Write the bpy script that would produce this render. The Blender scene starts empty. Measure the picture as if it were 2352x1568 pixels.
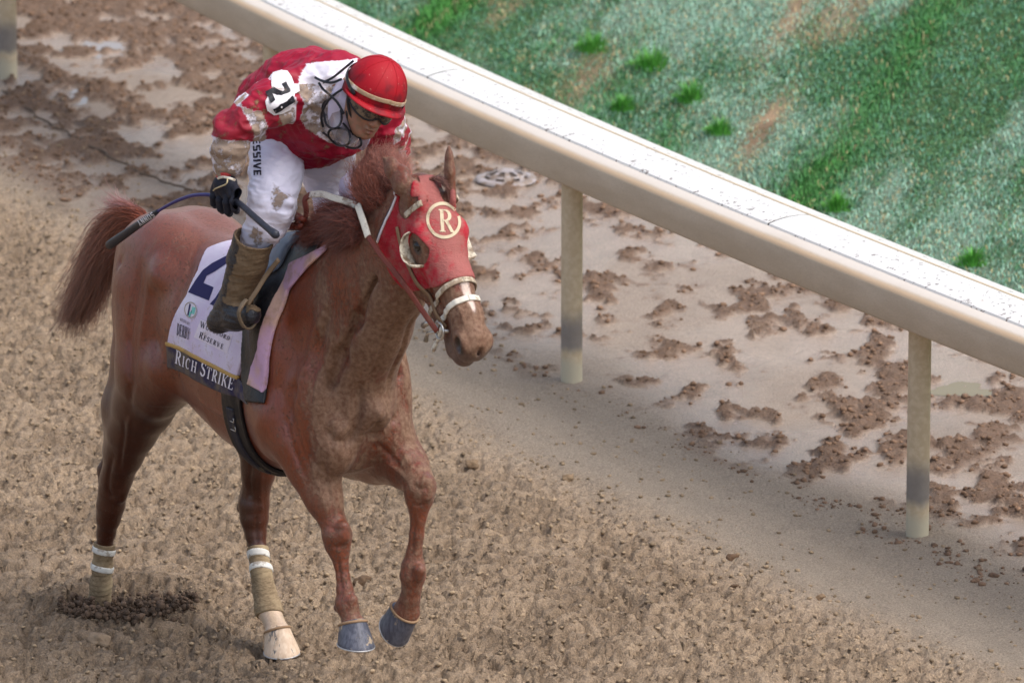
import bpy, bmesh, math, random
import numpy as np
from mathutils import Vector, Matrix
from mathutils.bvhtree import BVHTree

# ------------------------------------------------------------------ camera, sky, sun, exposure
scn = bpy.context.scene
PITCH = math.radians(15.2)
CAM = np.array([0.0, -29.61, 9.2496])
FPX = 18600.0                                   # focal length in pixels of a 2352 px wide frame
cd = bpy.data.cameras.new('camera')
cam = bpy.data.objects.new('camera', cd)
scn.collection.objects.link(cam)
cam.location = CAM
cam.rotation_euler = (math.radians(90) - PITCH, 0, 0)
cd.sensor_width = 36.0
cd.lens = FPX / 2352.0 * 36.0
cd.clip_start = 0.5
cd.clip_end = 3000.0
cd.dof.use_dof = True
cd.dof.focus_distance = 30.6
cd.dof.aperture_fstop = 5.0
scn.camera = cam

SUN_EL, SUN_AZ = math.radians(58), math.radians(115)      # azimuth clockwise from +Y
w = bpy.data.worlds.new('World')
scn.world = w
w.use_nodes = True
wn = w.node_tree
bg = wn.nodes['Background']
sky = wn.nodes.new('ShaderNodeTexSky')
sky.sky_type = 'NISHITA'
sky.sun_disc = False
sky.sun_elevation = SUN_EL
sky.sun_rotation = SUN_AZ
sky.air_density = 1.0
sky.dust_density = 4.0
sky.ozone_density = 0.6
hs = wn.nodes.new('ShaderNodeHueSaturation')          # a grey, clouded-over sky
hs.inputs['Saturation'].default_value = 0.72
wn.links.new(sky.outputs[0], hs.inputs['Color'])
wn.links.new(hs.outputs[0], bg.inputs[0])
bg.inputs[1].default_value = 0.145
sl = bpy.data.lights.new('sun', 'SUN')
sl.energy = 0.95
sl.angle = math.radians(45)
sl.color = (1.0, 0.965, 0.93)
sun = bpy.data.objects.new('sun', sl)
scn.collection.objects.link(sun)
sd = Vector((math.sin(SUN_AZ) * math.cos(SUN_EL), math.cos(SUN_AZ) * math.cos(SUN_EL), math.sin(SUN_EL)))
sun.rotation_euler = sd.to_track_quat('Z', 'Y').to_euler()
vs = scn.view_settings
vs.view_transform = 'Standard'
vs.look = 'None'
vs.gamma = 1.0
vs.use_curve_mapping = False
vs.exposure = 0.68

COL = scn.collection
rng = np.random.default_rng(7)
random.seed(7)

# ------------------------------------------------------------------ helpers: noise, meshes, tags
_tab = rng.random((64, 256, 256)).astype(np.float32)

def vnoise(x, y, seed=0):
    xi = np.floor(x).astype(np.int64); yi = np.floor(y).astype(np.int64)
    fx = (x - xi).astype(np.float32); fy = (y - yi).astype(np.float32)
    fx = fx * fx * (3 - 2 * fx); fy = fy * fy * (3 - 2 * fy)
    t = _tab[seed % 64]
    a = t[xi & 255, yi & 255]; b = t[(xi + 1) & 255, yi & 255]
    c = t[xi & 255, (yi + 1) & 255]; d = t[(xi + 1) & 255, (yi + 1) & 255]
    return (a * (1 - fx) + b * fx) * (1 - fy) + (c * (1 - fx) + d * fx) * fy

def fbm(x, y, seed=0, octv=4, gain=0.5):
    s = 0.0; a = 1.0; n = 0.0
    for k in range(octv):
        s = s + a * vnoise(x * 2 ** k + 17.3 * k, y * 2 ** k - 9.1 * k, seed + k); n += a; a *= gain
    return s / n

def vnoise3(x, y, z, seed=0):
    zi = np.floor(z).astype(np.int64); fz = (z - zi).astype(np.float32); fz = fz * fz * (3 - 2 * fz)
    xi = np.floor(x).astype(np.int64); yi = np.floor(y).astype(np.int64)
    fx = (x - xi).astype(np.float32); fy = (y - yi).astype(np.float32)
    fx = fx * fx * (3 - 2 * fx); fy = fy * fy * (3 - 2 * fy)
    def lay(k):
        t = (seed * 7 + k) & 63
        a = _tab[t, xi & 255, yi & 255]; b = _tab[t, (xi + 1) & 255, yi & 255]
        c = _tab[t, xi & 255, (yi + 1) & 255]; d = _tab[t, (xi + 1) & 255, (yi + 1) & 255]
        return (a * (1 - fx) + b * fx) * (1 - fy) + (c * (1 - fx) + d * fx) * fy
    return lay(zi) * (1 - fz) + lay(zi + 1) * fz

def fbm3(x, y, z, seed=0, octv=3):
    s = 0.0; a = 1.0; n = 0.0
    for k in range(octv):
        s = s + a * vnoise3(x * 2 ** k + 3.7 * k, y * 2 ** k + 5.1 * k, z * 2 ** k - 2.3 * k, seed + k); n += a; a *= 0.5
    return s / n

def lumps(x, y, seed=0):
    """rounded clods: one random-sized dome in every cell"""
    xi = np.floor(x).astype(np.int64); yi = np.floor(y).astype(np.int64)
    out = np.zeros(x.shape, np.float32)
    for dx in (-1, 0, 1):
        for dy in (-1, 0, 1):
            cx = xi + dx; cy = yi + dy
            jx = _tab[seed, cx & 255, cy & 255]; jy = _tab[seed + 1, cx & 255, cy & 255]
            r = 0.25 + 0.6 * _tab[seed + 2, cx & 255, cy & 255] ** 2
            el = 0.6 + 0.8 * _tab[seed + 3, cx & 255, cy & 255]
            d2 = ((x - cx - jx) * el) ** 2 + ((y - cy - jy) / el) ** 2
            out = np.maximum(out, np.sqrt(np.maximum(r * r - d2, 0)))
    return out

def sstep(a, b, x):
    t = np.clip((x - a) / (b - a), 0, 1)
    return t * t * (3 - 2 * t)

def raw_mesh(name, V, Fc, mat=None, smooth=True, col=None, attrs=None):
    V = np.asarray(V, np.float32).reshape(-1, 3)
    me = bpy.data.meshes.new(name)
    if isinstance(Fc, np.ndarray):
        n, k = Fc.shape
        me.vertices.add(len(V)); me.vertices.foreach_set('co', V.ravel())
        me.loops.add(n * k); me.loops.foreach_set('vertex_index', Fc.astype(np.int32).ravel())
        me.polygons.add(n); me.polygons.foreach_set('loop_start', np.arange(0, n * k, k, dtype=np.int32))
        me.update(calc_edges=True)
    else:
        me.from_pydata(V.tolist(), [], Fc); me.update()
    me.polygons.foreach_set('use_smooth', [smooth] * len(me.polygons))
    if col is not None:
        a = me.color_attributes.new('Col', 'FLOAT_COLOR', 'POINT')
        c = np.ones((len(V), 4), np.float32); c[:, :3] = col
        a.data.foreach_set('color', c.ravel())
    for k, v in (attrs or {}).items():
        a = me.attributes.new(k, 'FLOAT', 'POINT'); a.data.foreach_set('value', np.asarray(v, np.float32).ravel())
    if mat: me.materials.append(mat)
    return me

def tag(o, label=None, cat=None, group=None, kind=None):
    if label: o['label'] = label
    if cat: o['category'] = cat
    if group: o['group'] = group
    if kind: o['kind'] = kind
    return o

def link(name, me, parent=None, loc=None):
    o = bpy.data.objects.new(name, me); COL.objects.link(o)
    if parent: o.parent = parent
    if loc is not None: o.location = loc
    return o

def empty(name, loc, rz=0.0):
    o = bpy.data.objects.new(name, None); COL.objects.link(o)
    o.location = loc; o.rotation_euler = (0, 0, rz); o.empty_display_size = 0.2
    return o

def hexc(r, g, b):
    f = lambda c: ((c / 255 + 0.055) / 1.055) ** 2.4 if c > 10 else c / 255 / 12.92
    return (f(r), f(g), f(b))

class Mat:
    """small node helper"""
    def __init__(s, name, rough=0.6, spec=0.5, color=(0.5, 0.5, 0.5)):
        s.m = bpy.data.materials.new(name); s.m.use_nodes = True
        s.t = s.m.node_tree; s.b = s.t.nodes['Principled BSDF']
        s.b.inputs['Roughness'].default_value = rough
        s.b.inputs['Specular IOR Level'].default_value = spec
        s.b.inputs['Base Color'].default_value = (*color, 1)
        s.tc = None
    def co(s, scale=(1, 1, 1), rot=(0, 0, 0)):
        if s.tc is None: s.tc = s.t.nodes.new('ShaderNodeTexCoord')
        mp = s.t.nodes.new('ShaderNodeMapping'); mp.inputs['Scale'].default_value = scale; mp.inputs['Rotation'].default_value = rot
        s.t.links.new(s.tc.outputs['Object'], mp.inputs[0]); return mp.outputs[0]
    def noise(s, sc, detail=4, rough=0.55, scale=(1, 1, 1), rot=(0, 0, 0), dist=0.0):
        n = s.t.nodes.new('ShaderNodeTexNoise'); n.inputs['Scale'].default_value = sc
        n.inputs['Detail'].default_value = detail; n.inputs['Roughness'].default_value = rough
        n.inputs['Distortion'].default_value = dist
        s.t.links.new(s.co(scale, rot), n.inputs['Vector']); return n.outputs['Fac']
    def vor(s, sc, scale=(1, 1, 1), feat='F1'):
        n = s.t.nodes.new('ShaderNodeTexVoronoi'); n.feature = feat; n.inputs['Scale'].default_value = sc
        s.t.links.new(s.co(scale), n.inputs['Vector']); return n.outputs['Distance']
    def ramp(s, x, a, b):
        n = s.t.nodes.new('ShaderNodeMapRange'); n.inputs['From Min'].default_value = a; n.inputs['From Max'].default_value = b
        n.interpolation_type = 'SMOOTHSTEP'; s._in(x, n.inputs[0]); return n.outputs[0]
    def attr(s, name, out='Fac'):
        n = s.t.nodes.new('ShaderNodeAttribute'); n.attribute_name = name; return n.outputs[out]
    def _in(s, v, sock):
        if isinstance(v, (int, float)): sock.default_value = v
        elif isinstance(v, tuple): sock.default_value = (*v, 1) if len(v) == 3 and sock.type == 'RGBA' else v
        else: s.t.links.new(v, sock)
    def math(s, op, a, b=0.0, c=None):
        n = s.t.nodes.new('ShaderNodeMath'); n.operation = op; s._in(a, n.inputs[0]); s._in(b, n.inputs[1])
        if c is not None: s._in(c, n.inputs[2])
        return n.outputs[0]
    def mix(s, f, a, b, mode='MIX'):
        n = s.t.nodes.new('ShaderNodeMix'); n.data_type = 'RGBA'; n.blend_type = mode
        s._in(f, n.inputs[0]); s._in(a, n.inputs[6]); s._in(b, n.inputs[7]); return n.outputs[2]
    def color(s, c): s._in(c, s.b.inputs['Base Color']); return s
    def rough(s, c): s._in(c, s.b.inputs['Roughness']); return s
    def bump(s, h, dist=0.01, strength=1.0):
        n = s.t.nodes.new('ShaderNodeBump'); n.inputs['Distance'].default_value = dist; n.inputs['Strength'].default_value = strength
        s._in(h, n.inputs['Height']); 
        if s.b.inputs['Normal'].is_linked: s.t.links.new(s.b.inputs['Normal'].links[0].from_socket, n.inputs['Normal'])
        s.t.links.new(n.outputs[0], s.b.inputs['Normal']); return s
    def set(s, **k):
        for a, v in k.items(): s._in(v, s.b.inputs[a.replace('_', ' ')])
        return s

# ------------------------------------------------------------------ the rail line and the lie of the ground
RC = (0.01009486, -0.62063207, 2.39962125)      # x of the rail front as a function of y

def rail_x(y): return RC[0] * y * y + RC[1] * y + RC[2]
def rail_u(x, y):
    d = 2 * RC[0] * y + RC[1]
    return (x - rail_x(y)) / np.sqrt(1 + d * d)
def rail_pt(y, u, z):
    d = 2 * RC[0] * y + RC[1]; n = math.sqrt(1 + d * d)
    return (rail_x(y) + u / n, y - u * d / n * 1.0, z)

TOE = 1.95
def bank_h(u, x, y):
    t = np.maximum(u - TOE, 0)
    return 0.30 * t * t / (t + 0.25) + 0.10 * sstep(0.0, 1.5, t) * (fbm(x * 0.9, y * 0.45, 21, 3) - 0.5)

def ray_ground(px, py, h=0.0):
    """a spot on the level ground, read off the photograph"""
    dv = np.array([0, math.cos(PITCH), -math.sin(PITCH)]) + np.array([1., 0, 0]) * (px - 1176) / FPX - np.array([0, math.sin(PITCH), math.cos(PITCH)]) * (py - 784) / FPX
    t = (h - CAM[2]) / dv[2]; return CAM + dv * t
CHURN = [tuple(ray_ground(px, py)[:2]) + (r_,) for px, py, r_ in ((1170, 1416, .20), (1420, 1380, .15), (70, 1240, .2), (1010, 1270, .16), (160, 1190, .15), (1300, 1510, .2), (480, 1230, .14), (60, 1480, .2), (1240, 1180, .14), (420, 1520, .16))]
RHX, RHY = -1.50, 0.52                           # where the right hind foot digs in

def clumpf(x, y):
    wx = x + .06 * (fbm(x * 9, y * 9, 47, 2) - .5); wy = y + .10 * (fbm(x * 9 + 4, y * 9, 49, 2) - .5)
    dens = fbm(x * 0.9, y * 0.7, 55, 3); u_ = rail_u(x, y)
    a = fbm(wx * 7.5, wy * 5.2, 58, 4, .62)
    return a - (0.545 - 0.24 * (dens - .42) - .11 * sstep(5.5, 7.5, y) + .04 * sstep(1.2, .3, u_))

def ground(x, y):
    """height and colour of the track surface"""
    xr, yr = 0.87 * x + 0.5 * y, -0.5 * x + 0.87 * y       # along / across the harrow marks
    u = rail_u(x, y)
    wob = 0.10 * (fbm(x * 1.1, y * 1.1, 3, 3) - 0.5)
    harrow = sstep(-0.48, -0.92, u + wob * 2.2)
    # far up the track the surface near the rail turns to mush again
    mud = sstep(0.02, 0.42, u + 0.5 * (fbm(x * 0.9, y * 0.7, 9, 3) - 0.5) * 1.2)
    mud = np.maximum(mud, sstep(5.2, 6.2, y + 0.9 * x + 1.5 * (fbm(x * 1.2, y * 1.2, 12, 3) - 0.5) + 1.2) * sstep(-0.75, -0.35, u) )
    fine = fbm(x * 38, y * 38, 30, 3) - 0.5; fine2 = fbm(x * 75, y * 62, 27, 2)
    h = 0.006 * (fbm(x * 2.3, y * 2.3, 1, 3) - 0.5) + 0.0022 * fine
    clod = 0.010 * lumps(x * 26, y * 22, 40) * sstep(.48, .6, fbm(x * 3, y * 3, 50, 2)) + 0.010 * lumps(x * 50 + 5, y * 40, 44) + 0.012 * lumps(x * 78, y * 60 + 3, 48)
    soft = 0.50 + 1.1 * fbm(x * 1.3, y * 1.3, 15, 4)
    hh = clod * soft + 0.030 * (fbm(x * 5, y * 5, 5, 3) - 0.5) + 0.03 * (fbm(xr * 1.0, yr * 3.5, 6, 2) - 0.5) - 0.024 * sstep(.52, .68, fine2)
    gap = sstep(0.54, 0.70, fbm(x * 30, y * 24, 52, 3))
    hh = hh - 0.030 * gap
    h = h + harrow * (hh + 0.004)
    h = h + (1 - harrow) * (1 - mud) * (.010 * (fbm(x * 12 + y * 6.5, y * 1.5 - x * .8, 23, 3) - .5) + .012 * (fbm(x * 4, y * 4, 26, 3) - .5))
    h = h + (1 - harrow) * (1 - mud) * 0.0055 * lumps(x * 60, y * 60, 44) * sstep(0.35, 0.7, fbm(x * 3, y * 3, 2, 3))
    # wet mud: a smooth skin with ragged clumps kicked up on it
    clump = sstep(-0.03, 0.08, clumpf(x, y))
    rag = 0.5 + 0.9 * fbm(x * 22, y * 22, 33, 3)
    hm = clump * (0.009 * rag + 0.036 * (fbm(x * 30, y * 24, 18, 3) - .38) + 0.018 * lumps(x * 17, y * 14, 40) * rag) + .012 * (fbm(x * 10, y * 8, 19, 4) - .5) + 0.012 * (fbm(x * 1.5, y * 1.2, 20, 2) - 0.5)
    h = h + mud * hm
    toe = sstep(TOE - 0.35, TOE, u)
    h = np.where(u > TOE - 0.4, h * (1 - toe), h)
    # the hole dug by the hind foot
    e = ((x - RHX) / 0.30) ** 2 + ((y - RHY) / 0.33) ** 2
    h = h - 0.03 * np.exp(-e * 2.2) + 0.045 * np.exp(-((np.sqrt(e) - 0.95) / 0.28) ** 2)
    ch = 0.0
    for cx_, cy_, cr_ in CHURN:
        q_ = ((x - cx_) / cr_) ** 2 + ((y - cy_) / (cr_ * 1.25)) ** 2; ch = np.maximum(ch, np.exp(-q_ * 1.3)); h = h - .022 * np.exp(-q_ * 2.5) + .012 * np.exp(-((np.sqrt(q_) - 1) / .3) ** 2)
    ch = ch * sstep(.35, .6, fbm(x * 12, y * 12, 29, 3)); h = h + ch * .014 * lumps(x * 26, y * 24, 40)
    dig = np.maximum(np.exp(-e * 0.9), .55 * ch)
    h = h + dig * 0.02 * (lumps(x * 30, y * 28, 44) - 0.3)
    base = np.array(hexc(170, 149, 125)); pack = np.array(hexc(162, 148, 131)); wet = np.array(hexc(158, 143, 129))
    clumpc = np.array(hexc(118, 95, 78)); dark = np.array(hexc(98, 80, 61)); lite = np.array(hexc(186, 165, 142))
    n1 = fbm(x * 1.3, y * 1.3, 25, 4)[..., None]; n2 = fbm(x * 30, y * 30, 36, 3)[..., None]
    H = harrow[..., None]; M = mud[..., None]; K = (clump * mud)[..., None]
    al = fbm(x * 14 + y * 7.6, y * 1.2 - x * .6, 23, 4)[..., None]; n5 = fbm(x * 11, y * 9, 13, 4)[..., None]
    c = pack * (0.80 + 0.16 * n1 + .14 * al + .12 * n5)
    cb = base * (0.80 + 0.25 * n1) * (0.78 + 0.44 * n2)
    moist = np.clip(sstep(0.48, 0.70, fbm(x * 16, y * 14, 37, 3)) + .6 * sstep(.45, .7, fbm(x * 2.2, y * 2.2, 60, 3)), 0, 1.4)[..., None]
    cb = cb * (1 - 0.35 * moist) + dark * 0.35 * moist
    edge = (np.exp(-((u + 0.78 + wob) / 0.16) ** 2))[..., None]
    cb = cb * (1 - 0.5 * edge) + lite * 0.5 * edge
    c = c * (1 - H) + cb * H
    n4 = fbm(x * 5, y * 3.6, 17, 4)[..., None]; cw = wet * (0.72 + 0.30 * n1 + 0.22 * n4)
    c = c * (1 - M) + cw * M
    sm = (mud * sstep(-.10, .02, clumpf(x, y)))[..., None]; c = c * (1 - .42 * sm) + clumpc * 1.05 * .42 * sm
    ck = clumpc * (0.72 + 0.6 * n2)
    c = c * (1 - K * 0.85) + ck * K * 0.85
    D = dig[..., None]
    c = c * (1 - 0.55 * D) + dark * (0.5 + 0.8 * n2) * 0.55 * D
    wetness = mud * (1 - clump) * (.5 + .5 * sstep(0.32, 0.55, fbm(x * 1.6, y * 1.1, 61, 3)))
    return h, c, wetness

def build_ground():
    def axis(lo, hi, step, far):
        a = list(np.arange(lo, hi, step)); g = step; v = hi; up = []
        while v < far: up.append(v); g *= 1.35; v += g
        g = step; v = lo; dn = []
        while v > -far: g *= 1.35; v -= g; dn.append(v)
        return np.array(dn[::-1] + a + up)
    xs = axis(-4.4, 3.8, 0.0128, 900); ys = axis(-2.0, 11.5, 0.016, 900)
    X, Y = np.meshgrid(xs, ys, indexing='ij')
    h, c, wt = ground(X, Y)
    far = np.maximum(sstep(4.6, 8, np.abs(X)), sstep(12, 18, np.abs(Y)))
    h = h * (1 - far) - 0.012
    u = rail_u(np.clip(X, -9, 40), np.clip(Y, -6, 18))
    h = np.where(u > TOE + 0.02, -0.25, h)                 # passes under the bank
    nx, ny = X.shape
    idx = np.arange(nx * ny).reshape(nx, ny)
    F = np.stack([idx[:-1, :-1], idx[1:, :-1], idx[1:, 1:], idx[:-1, 1:]], -1).reshape(-1, 4)
    m = Mat('track_dirt', rough=0.9, spec=0.3)
    n = m.noise(130, 5, 0.68, scale=(1, .8, 1)); n2 = m.noise(48, 6, 0.68)
    c_ = m.mix(0.75, m.attr('Col', 'Color'), m.mix(m.ramp(n, 0.3, 0.7), (0.30, 0.30, 0.30), (0.72, 0.70, 0.68)), 'OVERLAY')
    m.color(c_)
    wn_ = m.attr('wet')
    m.rough(m.math('SUBTRACT', 0.86, m.math('MULTIPLY', wn_, 0.62)))
    m.set(Specular_IOR_Level=0.4)
    m.bump(m.math('MULTIPLY', m.math('ADD', n, n2), m.math('SUBTRACT', 1.0, m.math('MULTIPLY', wn_, 0.80))), 0.012, 1.0)
    me = raw_mesh('ground', np.stack([X, Y, h], -1), F, m.m, True, c.reshape(-1, 3), {'wet': wt})
    return tag(link('ground', me), kind='structure')

ground_ob = build_ground()

def ground_z(x, y): 
    h, _, _ = ground(np.array([[x]]), np.array([[y]])); return float(h[0, 0]) - 0.012

def clod_template(seed, sub=2):
    bm = bmesh.new(); bmesh.ops.create_icosphere(bm, subdivisions=sub, radius=1.0)
    V = np.array([v.co[:] for v in bm.verts]); F = np.array([[v.index for v in f.verts] for f in bm.faces]); bm.free()
    n = fbm3(V[:, 0] * 1.6 + seed * 3, V[:, 1] * 1.6, V[:, 2] * 1.6, seed, 3)
    return V * (0.25 + 1.4 * n)[:, None] * np.array([1, .8, 1]), F

def scatter(name, pts, sizes, cols, mat, flat=0.7, sub=1, label=None, cat=None, parent=None):
    """many small clods joined in one piece of stuff"""
    T = [clod_template(s, sub) for s in range(8)]
    Vs, Fs, Cs = [], [], []; off = 0
    n = len(pts); r = np.random.default_rng(3)
    kind = r.integers(0, 8, n); ang = r.random(n) * 6.28
    for k in range(8):
        sel = np.where(kind == k)[0]
        if not len(sel): continue
        V, F = T[k]
        ca, sa = np.cos(ang[sel])[:, None], np.sin(ang[sel])[:, None]
        x = V[None, :, 0] * ca - V[None, :, 1] * sa; y = V[None, :, 0] * sa + V[None, :, 1] * ca
        z = V[None, :, 2] * flat + 0 * x
        P = np.stack([x, y, z], -1) * sizes[sel][:, None, None] + pts[sel][:, None, :]
        Vs.append(P.reshape(-1, 3))
        Fs.append((F[None] + (np.arange(len(sel)) * len(V))[:, None, None] + off).reshape(-1, 3))
        Cs.append(np.repeat(cols[sel], len(V), 0)); off += len(sel) * len(V)
    me = raw_mesh(name, np.concatenate(Vs), np.concatenate(Fs), mat, True, np.concatenate(Cs))
    o = link(name, me, parent)
    return tag(o, label, cat, kind='stuff')

mclod = Mat('clod_dirt', rough=0.9, spec=0.3)
mclod.color(mclod.mix(0.5, mclod.attr('Col', 'Color'), mclod.mix(mclod.noise(140, 3), (0.3, 0.3, 0.3), (0.7, 0.7, 0.7)), 'OVERLAY'))
mclod.bump(mclod.noise(90, 5, 0.65), 0.006)

def build_clods():
    N = 170000
    x = rng.uniform(-4.2, 3.4, N); y = rng.uniform(-1.9, 11, N); u = rail_u(x, y)
    keep = ((u < -0.60) & (rng.random(N) < 0.25 + 0.75 * fbm(x * 1.6, y * 1.6, 31, 3))) | ((u < .15) & (rng.random(N) < .16))
    x, y = x[keep], y[keep]; h, c, _ = ground(x[None], y[None]); h = h[0]
    s = 0.0022 + 0.013 * rng.random(len(x)) ** 6
    b = rng.random(len(x))[:, None]
    col = np.array(hexc(162, 141, 115)) * (0.62 + 0.55 * b)
    P = np.stack([x, y, h - 0.012 + s * 0.25], -1)
    scatter('dirt_clods', P, s, col, mclod.m, 0.6, 1, 'loose beige dirt clods strewn over the harrowed track', 'dirt')
    # ragged mud clumps beyond the rail
    N = 90000
    x = rng.uniform(-3.0, 3.4, N); y = rng.uniform(-1.0, 11.2, N); u = rail_u(x, y)
    keep = ((u > -0.05) | (y > 6 - 0.4 * x) & (u > -0.6)) & (u < TOE - 0.05) & (clumpf(x, y) > -0.03 + 0.07 * rng.random(N))
    x, y = x[keep], y[keep]; h, c, _ = ground(x[None], y[None]); h = h[0]
    s = 0.003 + 0.017 * rng.random(len(x)) ** 3.6
    col = np.array(hexc(132, 106, 86)) * (0.65 + 0.6 * rng.random(len(x)))[:, None]
    scatter('mud_clumps', np.stack([x, y, h - 0.012 + s * 0.2], -1), s, col, mclod.m, 0.6, 1, 'brown ragged mud clumps lying on the wet strip behind the rail', 'mud')
    # crumbs thrown up round the digging hind foot
    N = 1500
    a = rng.random(N) * 6.28; r = np.sqrt(rng.random(N)) * 0.27
    x = RHX + r * np.cos(a) * 1.0 + 0.01; y = RHY + r * np.sin(a) * 0.9 - 0.10
    h, c, _ = ground(x[None], y[None])
    z = h[0] - 0.012 + 0.01 + 0.09 * rng.random(N) ** 1.6 * np.clip(1.2 - r / 0.3, 0, 1)
    s = 0.004 + 0.017 * rng.random(N) ** 3.4
    col = np.array(hexc(112, 92, 76)) * (0.45 + 0.7 * rng.random(N))[:, None]
    scatter('kicked_up_dirt', np.stack([x, y, z], -1), s, col, mclod.m, 0.85, 1, 'dark crumbs of dirt thrown up where the bandaged hind foot digs in', 'dirt')
build_clods()

# puddles: thin sheets of water on the mud
def puddle(cx, cy, rx, ry, seed, colr, label):
    n = 40; V = [(0, 0, 0)]
    for i in range(n):
        a = i / n * 2 * math.pi
        r = 1.3 * (0.2 + 1.5 * float(fbm(np.array([3 + math.cos(a) * 1.7]), np.array([3 + math.sin(a) * 1.7]), seed, 3)[0]))
        V.append((math.cos(a) * rx * r, math.sin(a) * ry * r, 0))
    F = [(0, i + 1, (i + 1) % n + 1) for i in range(n)]
    m = Mat('puddle_water', rough=0.04, spec=0.6, color=colr); m.bump(m.noise(25, 2), 0.0006)
    o = link('puddle', raw_mesh('puddle', V, F, m.m, True), loc=(cx, cy, -0.010))
    return tag(o, label, 'puddle', kind='structure')
puddle(1.93, 3.66, 0.11, 0.12, 12, hexc(128, 112, 66), None)
puddle(-1.95, 10.0, 0.16, 0.28, 14, hexc(150, 140, 132), None)
puddle(-1.25, 9.3, 0.12, 0.22, 16, hexc(150, 140, 132), None)
puddle(-2.05, 9.0, 0.10, 0.2, 18, hexc(150, 140, 132), None)

# ------------------------------------------------------------------ grass bank
def grass_masks(x, y):
    q = 0.94 * x - 0.34 * y; p = 0.34 * x + 0.94 * y            # p runs up the bank
    q = q + .35 * (fbm(x * 1.3, y * .8, 62, 3) - .5); lush = fbm(q * 1.5, p * 0.5, 11, 5, .6)
    pale = fbm(q * 1.7 + 7, p * 0.6 + 3, 24, 5, .6)
    bare = fbm(q * 3.2 + 3, p * 0.9 - 5, 27, 5, .6)
    # the worn strips and lush drift the photograph shows
    def blob(cx, cy, rq, rp):
        cq, cp = 0.94 * cx - 0.34 * cy, 0.34 * cx + 0.94 * cy
        return np.exp(-(((q - cq) / rq) ** 2 + ((p - cp) / rp) ** 2))
    B = .9 * blob(1.20, 7.7, 0.075, 0.36) + 0.65 * blob(1.48, 9.2, 0.08, 0.6) + 0.5 * blob(0.35, 9.0, 0.12, 0.4) + 0.45 * blob(1.9, 9.6, .1, .6)
    L = 0.9 * blob(1.30, 6.45, 0.19, 0.8) + 0.75 * blob(1.95, 8.4, 0.15, 1.3) + 0.5 * blob(-0.2, 10.6, 0.2, 0.7) + 0.8 * blob(2.5, 4.3, 0.12, 0.5) + 0.7 * blob(0.7, 7.6, 0.12, 0.5)
    Pm = 0.8 * blob(1.95, 5.6, 0.20, 1.0) + 0.5 * blob(0.9, 9.6, 0.25, 1.0)
    lushm = np.clip(sstep(0.50, 0.68, lush) * 0.8 + L - 0.9 * Pm, 0, 1) * (1 - np.clip(B * 1.6, 0, 1))
    palem = np.clip(sstep(0.40, 0.62, pale) * 0.95 + Pm - L, 0, 1)
    barem = np.clip(sstep(0.60, 0.70, bare) * 0.5 + B * 1.5 - 0.6 * L, 0, 1)
    return lushm, palem, barem

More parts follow.
